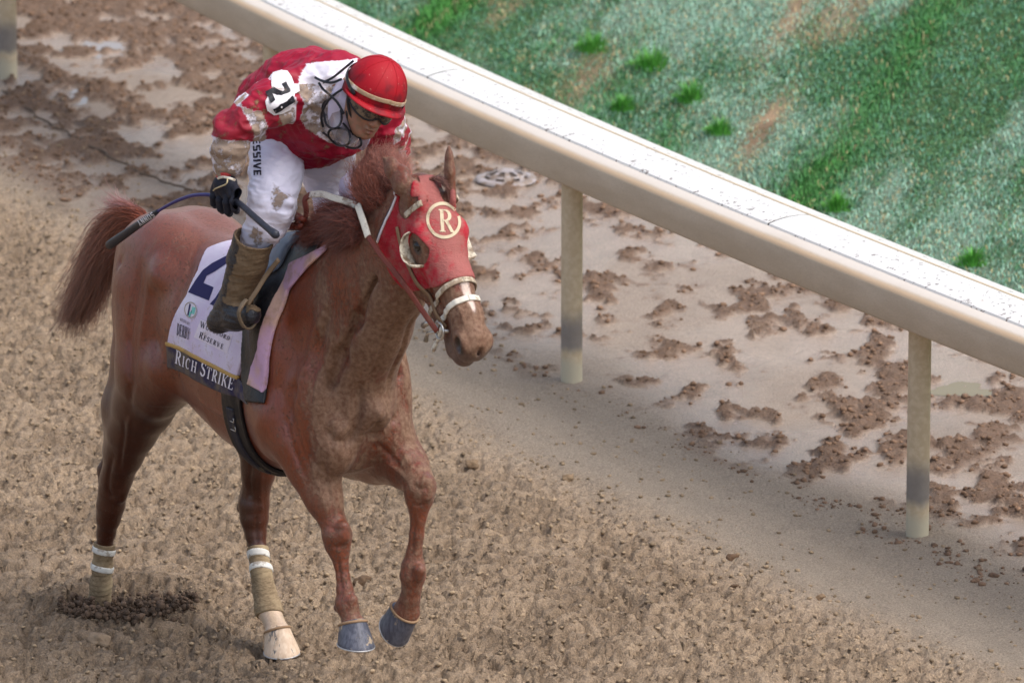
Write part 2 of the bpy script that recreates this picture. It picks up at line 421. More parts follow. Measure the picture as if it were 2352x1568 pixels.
def build_bank():
    ys = np.concatenate([np.arange(-9, 0, 0.4), np.arange(0, 16, 0.04), np.arange(16, 60, 1.0)])
    us = np.concatenate([[TOE - 0.02], np.arange(TOE, 7.5, 0.035), np.arange(7.5, 30, 0.8)])
    U, Y0 = np.meshgrid(us, ys, indexing='ij')
    d = 2 * RC[0] * Y0 + RC[1]; n = np.sqrt(1 + d * d)
    X = rail_x(Y0) + U / n; Y = Y0 - U * d / n
    Z = bank_h(U, X, Y) - 0.012 + 0.02 * (fbm(X * 9, Y * 6, 8, 3) - 0.5)
    Z[0] = -0.03
    lu, pa, ba = grass_masks(X, Y)
    n1 = fbm(X * 9, Y * 6, 14, 4)[..., None]
    g = np.array(hexc(74, 100, 62)); b = np.array(hexc(156, 132, 106)); p = np.array(hexc(128, 146, 126))
    c = g * (1 - pa[..., None]) + p * pa[..., None]
    c = c * (1 - ba[..., None]) + b * (0.7 + 0.5 * n1) * ba[..., None]
    c = c * (0.65 + 0.7 * n1)
    nu, ny = X.shape; idx = np.arange(nu * ny).reshape(nu, ny)
    F = np.stack([idx[:-1, :-1], idx[1:, :-1], idx[1:, 1:], idx[:-1, 1:]], -1).reshape(-1, 4)
    m = Mat('bank_soil', rough=0.95, spec=0.2)
    m.color(m.mix(0.5, m.attr('Col', 'Color'), m.mix(m.noise(60, 4), (0.25, 0.25, 0.25), (0.75, 0.75, 0.75)), 'OVERLAY'))
    m.bump(m.noise(50, 5, 0.65), 0.02)
    me = raw_mesh('grass_bank', np.stack([X, Y, Z], -1), F, m.m, True, c.reshape(-1, 3))
    tag(link('grass_bank', me), kind='structure')
    # blades
    N = 680000
    u = rng.uniform(TOE - 0.05, 8.5, N); y0 = rng.uniform(0.6, 13.5, N)
    d = 2 * RC[0] * y0 + RC[1]; nn = np.sqrt(1 + d * d)
    x = rail_x(y0) + u / nn; y = y0 - u * d / nn
    keep = (np.abs(x - 1.2) < 3.1) & (y < 15)
    x, y, u = x[keep], y[keep], u[keep]
    lu, pa, ba = grass_masks(x, y)
    keep = rng.random(len(x)) > 0.86 * ba
    x, y, u, lu, pa, ba = [a[keep] for a in (x, y, u, lu, pa, ba)]
    M = len(x); z = bank_h(u, x, y) - 0.014 + 0.02 * (fbm(x * 9, y * 6, 8, 3) - 0.5)
    clp = fbm(x * 6, y * 5, 42, 3)
    L = (0.020 + 0.022 * rng.random(M)) * (0.7 + 0.75 * lu) * (0.6 + 0.8 * clp)
    a = rng.random(M) * 6.283; lean = 0.25 + 0.8 * rng.random(M)
    wd = 0.0022 + 0.0014 * rng.random(M)
    dx, dy = np.cos(a), np.sin(a)
    base = np.stack([x, y, z], -1)
    side = np.stack([-dy, dx, 0 * dx], -1) * wd[:, None]
    mid = base + np.stack([dx * lean * 0.3, dy * lean * 0.3, np.ones(M) * 0.6], -1) * L[:, None]
    tip = base + np.stack([dx * lean + 0.15, dy * lean - 0.1, 0.75 + 0 * dx], -1) * L[:, None]
    V = np.stack([base - side, base + side, mid + side * 0.8, mid - side * 0.8, tip], 1).reshape(-1, 3)
    i = np.arange(M)[:, None] * 5
    F = np.concatenate([i + np.array([[0, 1, 2]]), i + np.array([[0, 2, 3]]), i + np.array([[3, 2, 4]])], 0)
    green = np.array(hexc(80, 124, 84)); lushc = np.array(hexc(66, 124, 54)); palec = np.array(hexc(138, 172, 152)); straw = np.array(hexc(166, 152, 112))
    teal = np.array(hexc(98, 144, 122))
    r = rng.random(M)[:, None]; pm = (rng.random(M) < pa * 0.85)[:, None]; tm = (rng.random(M) < 0.25 + 0.3 * pa)[:, None]
    c = np.where(tm, teal, green); c = np.where(pm, palec, c)
    c = c * (1 - lu[:, None]) + lushc * lu[:, None]
    sm = (rng.random(M) < 0.05 + 0.35 * ba + 0.08 * pa)[:, None]; c = np.where(sm, straw, c)
    c = c * (1.0 + 0.75 * r)
    mg = Mat('grass_blade', rough=0.55, spec=0.3); mg.color(mg.attr('Col', 'Color'))
    mg.set(Subsurface_Weight=0.0)
    me = raw_mesh('grass', V, F, mg.m, False, np.repeat(c, 5, 0))
    tag(link('grass', me), 'short patchy green and pale grass covering the bank behind the rail', 'grass', kind='stuff')
    return mg
mgrass = build_bank()

def ray_bank(px, py):
    h = 0.0
    for _ in range(30):
        p = ray_ground(px, py, h); h = 0.5 * h + 0.5 * float(bank_h(rail_u(p[0], p[1]), np.array([p[0]]), np.array([p[1]]))[0])
    return ray_ground(px, py, h)

tufts = [((1362, 110), 0.075, 'bright green grass tuft nearest the top left corner of the bank'),
         ((1500, 150), 0.085, 'widest bright green grass tuft, second from the left on the bank'),
         ((1590, 225), 0.07, 'bright green grass tuft standing third from the left, lower on the bank'),
         ((1432, 245), 0.05, 'low green grass tuft close above the white rail cover'),
         ((1925, 475), 0.06, 'yellow green weedy tuft at the foot of the lush grass drift'),
         ((2235, 600), 0.06, 'tall green tuft in the pale grass at the right edge'),
         ((1655, 300), 0.055, 'small green tuft between the bare soil strip and the rail')]
for k, ((px, py), s, lab) in enumerate(tufts):
    p = ray_bank(px, py); n = 340; r = np.random.default_rng(50 + k)
    a = r.random(n) * 6.283; rad = s * r.random(n) ** .9 * 1.35 * (.55 + .9 * fbm(np.cos(a) * 1.5 + 5, np.sin(a) * 1.5 + 5 + k, 9, 2))
    b = np.stack([np.cos(a) * rad * 1.2, np.sin(a) * rad, 0 * a - 0.01], -1)
    L = s * (0.35 + 0.85 * r.random(n)) * np.exp(-(rad / (s * .8)) ** 2) * 1.25 + .014; dx = np.cos(a) * (0.2 + 0.5 * r.random(n)); dy = np.sin(a) * 0.4
    side = np.stack([-np.sin(a), np.cos(a), 0 * a], -1) * 0.0026
    mid = b + np.stack([dx * .4, dy * .4, 0 * a + .6], -1) * L[:, None]; tip = b + np.stack([dx, dy, 0 * a + 1], -1) * L[:, None]
    V = np.stack([b - side, b + side, mid + side * .8, mid - side * .8, tip], 1).reshape(-1, 3)
    i = np.arange(n)[:, None] * 5
    F = np.concatenate([i + np.array([[0, 1, 2]]), i + np.array([[0, 2, 3]]), i + np.array([[3, 2, 4]])], 0)
    c = np.array(hexc(92, 160, 66)) * (0.55 + 0.95 * r.random(n))[:, None]
    o = link('grass_tuft', raw_mesh('grass_tuft', V, F, mgrass.m, False, np.repeat(c, 5, 0)), loc=p)
    tag(o, lab, 'grass tuft', 'grass tufts on the bank')

# ------------------------------------------------------------------ running rail
def sweep(name, prof, y0, y1, mat, parent, step=0.12, cap=True, closed=True):
    """sweep a (u, z) outline along the rail line"""
    n = max(2, int(abs(y1 - y0) / step)); k = len(prof); V = []
    for yy in np.linspace(y0, y1, n + 1):
        for (u_, z_) in prof: V.append(rail_pt(yy, u_, z_))
    F = []
    for i in range(n):
        for j in range(k if closed else k - 1):
            a = i * k + j; b = i * k + (j + 1) % k; F.append((a, b, b + k, a + k))
    if cap and closed:
        F.append(tuple(range(k))[::-1]); F.append(tuple(n * k + j for j in range(k)))
    me = raw_mesh(name, V, F, mat, True)
    bm = bmesh.new(); bm.from_mesh(me); bmesh.ops.recalc_face_normals(bm, faces=bm.faces)
    for e in bm.edges:
        if len(e.link_faces) == 2 and e.calc_face_angle() > math.radians(38): e.smooth = False
    bm.to_mesh(me); bm.free()
    return link(name, me, parent)

mr = Mat('rail_beam_paint', rough=0.42, spec=0.5)
n1 = mr.noise(3, 4, 0.6, scale=(1, 1, 4)); n2 = mr.noise(60, 4, 0.6, scale=(1, 1, 9)); n3 = mr.noise(1.2, 3)
c1 = mr.mix(mr.ramp(n1, 0.3, 0.75), hexc(190, 174, 152), hexc(204, 189, 168))
c1 = mr.mix(mr.math('MULTIPLY', mr.ramp(n2, 0.45, 0.75), 0.35), c1, hexc(146, 126, 102))
geo = mr.t.nodes.new('ShaderNodeSeparateXYZ'); mr.t.links.new(mr.co(), geo.inputs[0])
c1 = mr.mix(mr.ramp(mr.math('ADD', geo.outputs[2], mr.math('MULTIPLY', mr.math('SUBTRACT', n1, 0.5), 0.01)), 1.022, 1.034), c1, hexc(212, 202, 190))
pe = mr.ramp(mr.math('ABSOLUTE', mr.math('SUBTRACT', geo.outputs[2], 1.016)), 0.014, 0.004)
c1 = mr.mix(mr.math('MULTIPLY', pe, 0.7), c1, hexc(226, 192, 150))  # bright peach highlight painted along the rounded shoulder of the beam
mr.color(c1); mr.rough(mr.math('ADD', 0.34, mr.math('MULTIPLY', n2, 0.3))); mr.bump(n2, 0.001)

mc = Mat('rail_cover_vinyl', rough=0.35, spec=0.5, color=(0.80, 0.80, 0.81))
d1 = mc.noise(34, 5, 0.62, scale=(1, 1, 1)); d2 = mc.noise(2.0, 3); d3 = mc.noise(14, 5, 0.7)
spk = mc.math('MULTIPLY', mc.ramp(mc.math('ADD', d1, mc.math('MULTIPLY', d2, 0.16)), 0.69, 0.71), 0.85)
blot = mc.math('MULTIPLY', mc.ramp(mc.math('ADD', d3, mc.math('MULTIPLY', d1, 0.2)), 0.76, 0.82), 0.6)
c1 = mc.mix(blot, (0.76, 0.74, 0.70), hexc(170, 145, 120))
mc.color(mc.mix(spk, c1, hexc(112, 96, 84)))

mp = Mat('rail_post_paint', rough=0.5, spec=0.4)
g = mp.t.nodes.new('ShaderNodeSeparateXYZ'); mp.t.links.new(mp.co(), g.inputs[0])
pn = mp.noise(7, 4, 0.6, scale=(1, 1, 0.35)); pn2 = mp.noise(40, 4)
hz = mp.math('ADD', g.outputs[2], mp.math('MULTIPLY', mp.math('SUBTRACT', pn, 0.5), 0.10))
pc = mp.mix(mp.ramp(pn2, 0.35, 0.7), hexc(194, 176, 146), hexc(208, 192, 164))
scuff = mp.math('MULTIPLY', mp.math('MULTIPLY', mp.ramp(hz, 0.10, 0.15), mp.ramp(hz, 0.33, 0.22)), 0.75)
pc = mp.mix(scuff, pc, hexc(106, 106, 112))
pc = mp.mix(mp.ramp(hz, 0.11, 0.05), pc, hexc(196, 188, 164))
mp.color(pc); mp.bump(pn2, 0.001)
mdark = Mat('joint_gap', rough=0.8, color=(0.02, 0.02, 0.02))
mseam = Mat('cover_seam', rough=0.7, color=hexc(196, 178, 150))

def build_rail():
    b = rail_pt(1.5, 0.12, 0)
    rt = empty('running_rail', (0, 0, 0))
    tag(rt, 'long beige racetrack running rail with domed white cover crossing the picture on round posts', 'rail')
    prof = [(0.012, 0.870), (0.004, 0.876), (0.0, 0.884), (0.0, 1.000), (0.004, 1.012), (0.014, 1.024), (0.03, 1.031), (0.095, 1.036), (0.13, 1.036), (0.13, 0.95), (0.10, 0.90), (0.10, 0.870)]
    sweep('rail_beam', prof, -14, 34, mr.m, rt)
    top = [(0.085, 1.044), (0.12, 1.053), (0.17, 1.060), (0.23, 1.061), (0.275, 1.056), (0.279, 1.052), (0.283, 1.0555), (0.33, 1.045), (0.38, 1.030), (0.44, 1.006), (0.50, 0.976), (0.56, 0.936), (0.605, 0.892), (0.62, 0.868)]
    bot = [(u_ - 0.004, z_ - 0.010) for (u_, z_) in top][::-1]
    # panels between the joints seen in the photograph
    def y_at(px, py, u_):
        best = min(np.arange(-14, 34, 0.01), key=lambda yy: abs(proj(rail_pt(yy, u_, 1.05))[0] - px))
        return float(best)
    yA = y_at(985, 183, 0.09); yB = y_at(1768, 518, 0.09)
    L = yA - yB
    cuts = [34] + [yA + L * k for k in (3, 2, 1)] + [yA, yB] + [yB - L * k for k in (1, 2, 3)]
    cuts = sorted([c for c in cuts if -14 < c < 34] + [-14, 34], reverse=True)
    cuts = [c for i, c in enumerate(cuts) if i == 0 or cuts[i - 1] - c > 0.2]
    for a, c in zip(cuts[:-1], cuts[1:]):
        sweep('cover_panel', top + bot, a - 0.006, c + 0.006, mc.m, rt)
        # a black gasket in each joint, a touch lower than the cover
        g1 = [(u_ , z_ - 0.003) for (u_, z_) in top] + [(u_, z_ - 0.012) for (u_, z_) in top][::-1]
        if -13 < c < 33: sweep('joint_gasket', g1, c + 0.006, c - 0.006, mdark.m, rt, step=0.01)
    sweep('cover_seam', [(0.272, 1.055), (0.275, 1.0595), (0.283, 1.0595), (0.286, 1.054)], -14, 34, mseam.m, rt)
    # posts
    R = 0.046; n = 32
    V = []; F = []
    rings = [(-0.15, R), (0.0, R), (0.93, R)]
    for z, r in rings:
        for i in range(n): V.append((r * math.cos(i / n * 6.28319), r * math.sin(i / n * 6.28319), z))
    for k in range(len(rings) - 1):
        for i in range(n): F.append((k * n + i, k * n + (i + 1) % n, (k + 1) * n + (i + 1) % n, (k + 1) * n + i))
    pm = raw_mesh('post', V, F, mp.m)
    for j, (yy, uu) in enumerate([(1.46, .128), (3.80, .078), (6.38, .065), (9.42, .06), (12.2, .07), (14.8, .07), (-0.75, .11), (-2.95, .11), (-5.1, .11)]):
        p = rail_pt(yy, uu, 0)
        o = link('post', pm, rt, p); o.rotation_euler = (0, 0, j * 1.3)
    return rt

def proj(p):
    q = np.asarray(p, float) - CAM
    fw = np.array([0, math.cos(PITCH), -math.sin(PITCH)]); up = np.array([0, math.sin(PITCH), math.cos(PITCH)])
    z = q @ fw; return 1176 + FPX * q[0] / z, 784 - FPX * (q @ up) / z
rail = build_rail()

# ------------------------------------------------------------------ drain dome behind the rail
def build_drain():
    c = ray_ground(1162, 412); rt = empty('drain_cover', (c[0], c[1], 0.004))
    rt.scale = (1, 1, .62); tag(rt, 'pale domed drain cover with open slots set in the wet mud behind the rail', 'drain cover')
    m = Mat('drain_plastic', rough=0.5, color=hexc(160, 150, 146)); m.color(m.mix(m.ramp(m.noise(25, 4), .42, .62), hexc(168, 160, 160), hexc(136, 120, 106)))
    md = Mat('drain_inside', rough=0.9, color=hexc(96, 84, 76))
    def lathe(pr, n=48, a0=0, a1=6.28319):
        V = []; F = []; k = len(pr); full = abs(a1 - a0 - 6.28319) < 1e-3; m_ = n if full else n + 1
        for i in range(m_):
            a = a0 + (a1 - a0) * i / n
            for r, z in pr: V.append((r * math.cos(a), r * math.sin(a), z))
        for i in range(n):
            for j in range(k - 1): 
                i2 = (i + 1) % m_; F.append((i * k + j, i2 * k + j, i2 * k + j + 1, i * k + j + 1))
        return V, F
    V, F = lathe([(0.145, -0.01), (0.143, 0.008), (0.118, 0.014), (0.104, 0.014), (0.10, 0.0)])
    link('flange', raw_mesh('flange', V, F, m.m), rt)
    V, F = lathe([(0.098, 0.003), (0.075, 0.035), (0.04, 0.052), (0.0005, 0.056)])
    link('dome_liner', raw_mesh('dome_liner', V, F, md.m), rt)
    arc = [(0.104, 0.010), (0.095, 0.030), (0.078, 0.048), (0.055, 0.060), (0.03, 0.067), (0.0005, 0.069)]
    for i in range(8):
        a = i * math.pi / 4 + 0.1; V, F = lathe(arc, 3, a - 0.17, a + 0.17)
        link('rib', raw_mesh('rib', V, F, m.m), rt)
    V, F = lathe([(0.094, 0.032), (0.086, 0.042)]); link('ring', raw_mesh('ring', V, F, m.m), rt)
    V, F = lathe([(0.042, 0.064), (0.02, 0.070), (0.0005, 0.071)]); link('cap', raw_mesh('cap', V, F, m.m), rt)
build_drain()

# ------------------------------------------------------------------ single clods one can pick out, and the wire along the rail
clods = [((832, 1327), .034, (104, 84, 66), 'dark fist sized clod lying between the bandaged hind leg and the nearer foreleg'),
         ((228, 1474), .036, (150, 130, 108), 'flat pale clod below the pile of kicked up dirt'),
         ((1304, 1096), .024, (148, 126, 100), 'tan clod at the edge of the harrowed dirt, right of the raised foreleg'),
         ((1086, 1070), .026, (138, 116, 92), 'brown clod lying nearest the raised front hoof of the horse'),
         ((1682, 1273), .022, (112, 88, 68), 'brown clod at the harrow edge left of the right hand post'),
         ((1688, 1346), .017, (100, 80, 62), 'small dark clod in the churned dirt below the right hand post'),
         ((1886, 1364), .020, (146, 122, 96), 'rounded tan clod nearest the lower right corner of the track')]
for k, ((px, py), s_, c_, lab) in enumerate(clods):
    p = ray_ground(px, py); V, F = clod_template(20 + k, 3)
    V = V * np.array([1.1, .9, .75]) * s_; n_ = fbm3(V[:, 0] * 60 + 9, V[:, 1] * 60 + 9, V[:, 2] * 60 + 9, 4, 3); V = V * (.8 + .4 * n_)[:, None]
    me = raw_mesh('dirt_clod', V, F, mclod.m, True, np.array(hexc(*c_)) * (.7 + .6 * n_)[:, None])
    tag(link('dirt_clod', me, loc=(p[0], p[1], ground_z(p[0], p[1]) + s_ * .3)), lab, 'dirt clod', 'single clods on the harrowed dirt')
def wire():
    P = []
    for px, py in ((12, 212), (60, 250), (112, 288), (150, 305), (200, 332), (260, 366), (330, 402), (400, 428), (470, 446), (520, 462)):
        p = ray_ground(px, py); P.append((p[0], p[1], .006))
    V = []; F = []; Q = []
    for a, b in zip(P[:-1], P[1:]):
        for t in np.linspace(0, 1, 8, endpoint=False): Q.append(np.array(a) * (1 - t) + np.array(b) * t + np.array([.012 * math.sin(9 * t + a[0] * 8), 0, 0]) * 1)
    for q in Q:
        for j in range(6): V.append(q + np.array([math.cos(j * 1.0472), 0, math.sin(j * 1.0472)]) * .006)
    for i in range(len(Q) - 1):
        for j in range(6): F.append((i * 6 + j, i * 6 + (j + 1) % 6, (i + 1) * 6 + (j + 1) % 6, (i + 1) * 6 + j))
    m = Mat('muddy_wire', .8, .3, hexc(104, 88, 74))
    tag(link('wire', raw_mesh('wire', V, F, m.m)), 'thin dark muddy wire lying along the track from the far left post', 'wire')
wire()

# ================================================================== solid shapes by distance fields
# horse frame: x forward along the horse, y to its left, z up
HEAD_ANG = math.radians(-60)
HO = np.array([-0.9688, -0.1526, 0.0])
_c, _s = math.cos(HEAD_ANG), math.sin(HEAD_ANG)
def to_world(p):
    p = np.asarray(p, float); return np.stack([HO[0] + _c * p[..., 0] - _s * p[..., 1], HO[1] + _s * p[..., 0] + _c * p[..., 1], HO[2] + p[..., 2]], -1)
def J(px, py, s):
    """spot in the horse frame: read off the photograph, at s metres to the horse's right of its middle"""
    dv = np.array([(px - 1176) / FPX, math.cos(PITCH) - (py - 784) / FPX * math.sin(PITCH), -math.sin(PITCH) - (py - 784) / FPX * math.cos(PITCH)])
    Rt = np.array([_s, -_c, 0.0])
    t = ((HO - CAM) @ Rt + s) / (dv @ Rt); q = CAM + dv * t - HO
    return np.array([q[0] * _c + q[1] * _s, -s, q[2]])

class Field:
    def __init__(s, lo, hi, res):
        s.lo = np.array(lo, float); s.res = res; s.n = np.ceil((np.array(hi) - s.lo) / res).astype(int) + 1
        s.d = np.full(s.n, 0.2, np.float32)
        s.ax = [(s.lo[i] + np.arange(s.n[i]) * res).astype(np.float32) for i in range(3)]
    def win(s, lo, hi):
        a = np.clip(np.floor((np.array(lo) - s.lo) / s.res).astype(int), 0, s.n - 1)
        b = np.clip(np.ceil((np.array(hi) - s.lo) / s.res).astype(int) + 1, 1, s.n)
        sl = tuple(slice(int(a[i]), int(max(b[i], a[i] + 1))) for i in range(3))
        return sl, s.ax[0][sl[0]][:, None, None], s.ax[1][sl[1]][None, :, None], s.ax[2][sl[2]][None, None, :]
    def put(s, fn, lo, hi, k=0.03, mode='u'):
        sl, X, Y, Z = s.win(np.array(lo) - k, np.array(hi) + k)
        if 0 in s.d[sl].shape: return
        g = fn(X, Y, Z).astype(np.float32); a = s.d[sl]
        if mode == 'u':
            if k > 0:
                h = np.maximum(k - np.abs(a - g), 0) / k; s.d[sl] = np.minimum(a, g) - h * h * k * 0.25
            else: s.d[sl] = np.minimum(a, g)
        else:
            g = -g
            if k > 0:
                h = np.maximum(k - np.abs(a - g), 0) / k; s.d[sl] = np.maximum(a, g) + h * h * k * 0.25
            else: s.d[sl] = np.maximum(a, g)
    def rc(s, p0, p1, r0, r1, f=1.0, ax=(0, 1, 0), k=0.03, mode='u'):
        """tapered capsule, thinned by f along ax"""
        p0 = np.array(p0, float); p1 = np.array(p1, float); ax = np.array(ax, float); ax /= np.linalg.norm(ax)
        def T(v): return v + (f - 1) * (v @ ax) * ax
        e = T(p1 - p0); L2 = max(float(e @ e), 1e-9)
        def fn(X, Y, Z):
            x, y, z = X - p0[0], Y - p0[1], Z - p0[2]
            if f != 1.0:
                q = (f - 1) * (x * ax[0] + y * ax[1] + z * ax[2]); x = x + q * ax[0]; y = y + q * ax[1]; z = z + q * ax[2]
            t = np.clip((x * e[0] + y * e[1] + z * e[2]) / L2, 0, 1)
            return (np.sqrt((x - t * e[0]) ** 2 + (y - t * e[1]) ** 2 + (z - t * e[2]) ** 2) - (r0 + (r1 - r0) * t)) / (f ** 0.5 if f > 1 else 1)
        r = max(r0, r1) * (1 if f >= 1 else 1 / f)
        s.put(fn, np.minimum(p0, p1) - r, np.maximum(p0, p1) + r, k, mode)
    def chain(s, pts, k=0.03, **kw):
        for (p0, r0), (p1, r1) in zip(pts[:-1], pts[1:]): s.rc(p0, p1, r0, r1, k=k, **kw)
    def ell(s, c, r, M=None, k=0.03, mode='u'):
        """ellipsoid; M rows are its axes"""
        c = np.array(c, float); r = np.array(r, float); M = np.eye(3) if M is None else np.array(M, float)
        ext = np.sqrt(((M * r[:, None]) ** 2).sum(0))
        def fn(X, Y, Z):
            x, y, z = X - c[0], Y - c[1], Z - c[2]
            q = [(x * M[i, 0] + y * M[i, 1] + z * M[i, 2]) / r[i] for i in range(3)]
            k0 = np.sqrt(q[0] ** 2 + q[1] ** 2 + q[2] ** 2) + 1e-6
            k1 = np.sqrt((q[0] / r[0]) ** 2 + (q[1] / r[1]) ** 2 + (q[2] / r[2]) ** 2) + 1e-6
            return k0 * (k0 - 1) / k1
        s.put(fn, c - ext, c + ext, k, mode)
    def groove(s, pts, r, k=0.02):
        for a, b in zip(pts[:-1], pts[1:]): s.rc(a, b, r, r, k=k, mode='s')
    def sample(s, P):
        q = (np.asarray(P) - s.lo) / s.res; i = np.clip(np.floor(q).astype(int), 0, s.n - 2); f = np.clip(q - i, 0, 1)
        out = 0
        for a in (0, 1):
            for b in (0, 1):
                for c in (0, 1):
                    w_ = (f[..., 0] if a else 1 - f[..., 0]) * (f[..., 1] if b else 1 - f[..., 1]) * (f[..., 2] if c else 1 - f[..., 2])
                    out = out + w_ * s.d[i[..., 0] + a, i[..., 1] + b, i[..., 2] + c]
        return out
    def sub(s, lo, hi, up):
        """a finer copy of a window"""
        g = Field(lo, hi, s.res / up)
        d = s.d
        for axis in range(3):
            q = (g.ax[axis] - s.lo[axis]) / s.res; i = np.clip(np.floor(q).astype(int), 0, s.n[axis] - 2)
            f = np.clip(q - i, 0, 1).astype(np.float32); sh = [1, 1, 1]; sh[axis] = -1; f = f.reshape(sh)
            d = np.take(d, i, axis) * (1 - f) + np.take(d, i + 1, axis) * f
        g.d = d; return g
    def grid(s): return s.ax[0][:, None, None], s.ax[1][None, :, None], s.ax[2][None, None, :]

def nets(d, lo, res):
    s = d < 0
    c = sum(s[a:d.shape[0] - 1 + a, b:d.shape[1] - 1 + b, e:d.shape[2] - 1 + e].astype(np.int8) for a in (0, 1) for b in (0, 1) for e in (0, 1))
    act = (c > 0) & (c < 8); ijk = np.argwhere(act); idx = np.full(act.shape, -1, np.int32); idx[act] = np.arange(len(ijk))
    cor = [(a, b, e) for a in (0, 1) for b in (0, 1) for e in (0, 1)]
    val = np.stack([d[ijk[:, 0] + a, ijk[:, 1] + b, ijk[:, 2] + e] for a, b, e in cor], 1)
    acc = np.zeros((len(ijk), 3)); cnt = np.zeros(len(ijk))
    for i in range(8):
        for j in range(i + 1, 8):
            df = np.array(cor[j]) - np.array(cor[i])
            if np.abs(df).sum() != 1: continue
            vi, vj = val[:, i], val[:, j]; m = (vi < 0) != (vj < 0)
            t = np.where(m, vi / np.where(m, vi - vj, 1), 0)
            acc += (np.array(cor[i])[None] + t[:, None] * df[None]) * m[:, None]; cnt += m
    V = (ijk + acc / cnt[:, None]) * res + np.array(lo)
    F = []
    for axis in range(3):
        a1, a2 = (axis + 1) % 3, (axis + 2) % 3
        s0 = np.take(s, range(s.shape[axis] - 1), axis); s1 = np.take(s, range(1, s.shape[axis]), axis)
        e = np.argwhere(s0 != s1); e = e[(e[:, a1] >= 1) & (e[:, a2] >= 1) & (e[:, a1] < s.shape[a1] - 1) & (e[:, a2] < s.shape[a2] - 1)]
        ins = s0[tuple(e.T)]
        def cell(o1, o2): q = e.copy(); q[:, a1] += o1; q[:, a2] += o2; return idx[tuple(q.T)]
        f = np.stack([cell(-1, -1), cell(0, -1), cell(0, 0), cell(-1, 0)], 1)
        f[~ins] = f[~ins][:, ::-1]; F.append(f)
    return V, np.concatenate(F)

def relax(V, F, it=2, lam=0.5):
    E = np.concatenate([F[:, [0, 1]], F[:, [1, 2]], F[:, [2, 3]], F[:, [3, 0]]]); n = len(V)
    deg = np.bincount(E[:, 0], minlength=n).astype(float) + 1e-9
    for _ in range(it):
        for l in (lam, -lam * 0.95):
            A = np.stack([np.bincount(E[:, 0], V[E[:, 1], k], n) for k in range(3)], 1) / deg[:, None]
            V = V + l * (A - V)
    return V

def normals(V, F):
    e1 = V[F[:, 2]] - V[F[:, 0]]; e2 = V[F[:, 3]] - V[F[:, 1]]; fn = np.cross(e1, e2); N = np.zeros_like(V)
    for k in range(4):
        for c in range(3): N[:, c] += np.bincount(F[:, k], fn[:, c], len(V))
    return N / (np.linalg.norm(N, axis=1, keepdims=True) + 1e-12)

def hthing(name, base, label, cat, group=None):
    """a thing in the horse frame: an Empty at base"""
    o = empty(name, to_world(np.array(base, float)), HEAD_ANG); o['_b'] = [float(v) for v in base]
    return tag(o, label, cat, group)
def hbase(o):
    while o.parent is not None: o = o.parent
    return np.array(o['_b'])
def hpart(name, V, F, mat, parent, smooth=True, **kw):
    b = hbase(parent)
    return link(name, raw_mesh(name, np.asarray(V) - b, F, mat, smooth, **kw), parent)

# ------------------------------------------------------------------ the horse's body
HB = Field((-1.22, -0.46, -0.09), (1.90, 0.46, 2.36), 0.0062)
def v3(a, y, z): return np.array([a, y, z], float)

ST = np.array([  # a, widest height, up, down, half width
    (-0.86, 1.30, .08, .12, .08), (-0.82, 1.30, .18, .22, .15), (-0.75, 1.30, .255, .28, .20), (-0.66, 1.30, .310, .30, .232), (-0.54, 1.30, .325, .32, .250),
    (-0.35, 1.27, .335, .32, .256), (-0.15, 1.24, .345, .36, .258), (0.05, 1.21, .355, .37, .275), (0.25, 1.18, .42, .36, .268),
    (0.42, 1.17, .475, .33, .250), (0.58, 1.19, .42, .32, .235), (0.72, 1.20, .33, .30, .215), (0.82, 1.20, .24, .25, .17), (0.90, 1.20, .12, .14, .10)])
def torso(X, Y, Z):
    a = X[:, 0, 0]
    P = [np.interp(a, ST[:, 0], ST[:, i]).astype(np.float32)[:, None, None] for i in range(1, 5)]
    dz = Z - P[0]; hz = np.where(dz > 0, P[1], P[2])
    wy = P[3] * np.where(dz > 0, 1 - 0.22 * np.clip(dz / P[1], 0, 1) ** 2, 1.0)
    r = (np.abs(Y / wy) ** 2.25 + np.abs(dz / hz) ** 2.25) ** (1 / 2.25)
    over = np.maximum(np.maximum(a - 0.90, -0.86 - a), 0)[:, None, None]
    return (r - 1) * np.minimum(wy, hz) * 0.9 + over
HB.put(torso, (-0.99, -0.30, 0.78), (0.96, 0.30, 1.72), 0.02)
# withers, back muscle, croup
HB.chain([(v3(.10, 0, 1.53), .05), (v3(.30, 0, 1.605), .055), (v3(.46, 0, 1.655), .06), (v3(.62, 0, 1.68), .08)], k=.08)
for sy in (-1, 1):
    HB.ell(v3(-.54, sy * .105, 1.44), (.28, .13, .172), k=.08)                      # gluteal
    HB.ell(v3(-.735, sy * .115, 1.22), (.112, .098, .28), k=.035)
    HB.ell(v3(-.60, sy * .150, 1.18), (.10, .085, .26), k=.03)                      # hamstring
    HB.ell(v3(-.34, sy * .20, 1.45), (.055, .055, .05), k=.06)
    HB.ell(v3(-.44, sy * .185, 1.20), (.13, .085, .24), [[.9, 0, .43], [0, 1, 0], [-.43, 0, .9]], k=.03)                       # point of hip
    HB.ell(v3(.52, sy * .165, 1.36), (.13, .092, .28), [[.95, 0, .3], [0, 1, 0], [-.3, 0, .95]], k=.035)                       # shoulder
    HB.ell(v3(.52, sy * .175, 1.08), (.15, .095, .15), k=.035)
    HB.ell(v3(.70, sy * .165, 1.20), (.075, .07, .12), k=.035)                        # triceps
    HB.ell(v3(.785, sy * .112, 1.10), (.120, .100, .165), [[.93, 0, .37], [0, 1, 0], [-.37, 0, .93]], k=.028)
    HB.ell(v3(.70, sy * .155, .99), (.10, .075, .10), k=.03)
    HB.ell(v3(.76, sy * .165, 1.22), (.10, .070, .17), k=.04)   # pectoral
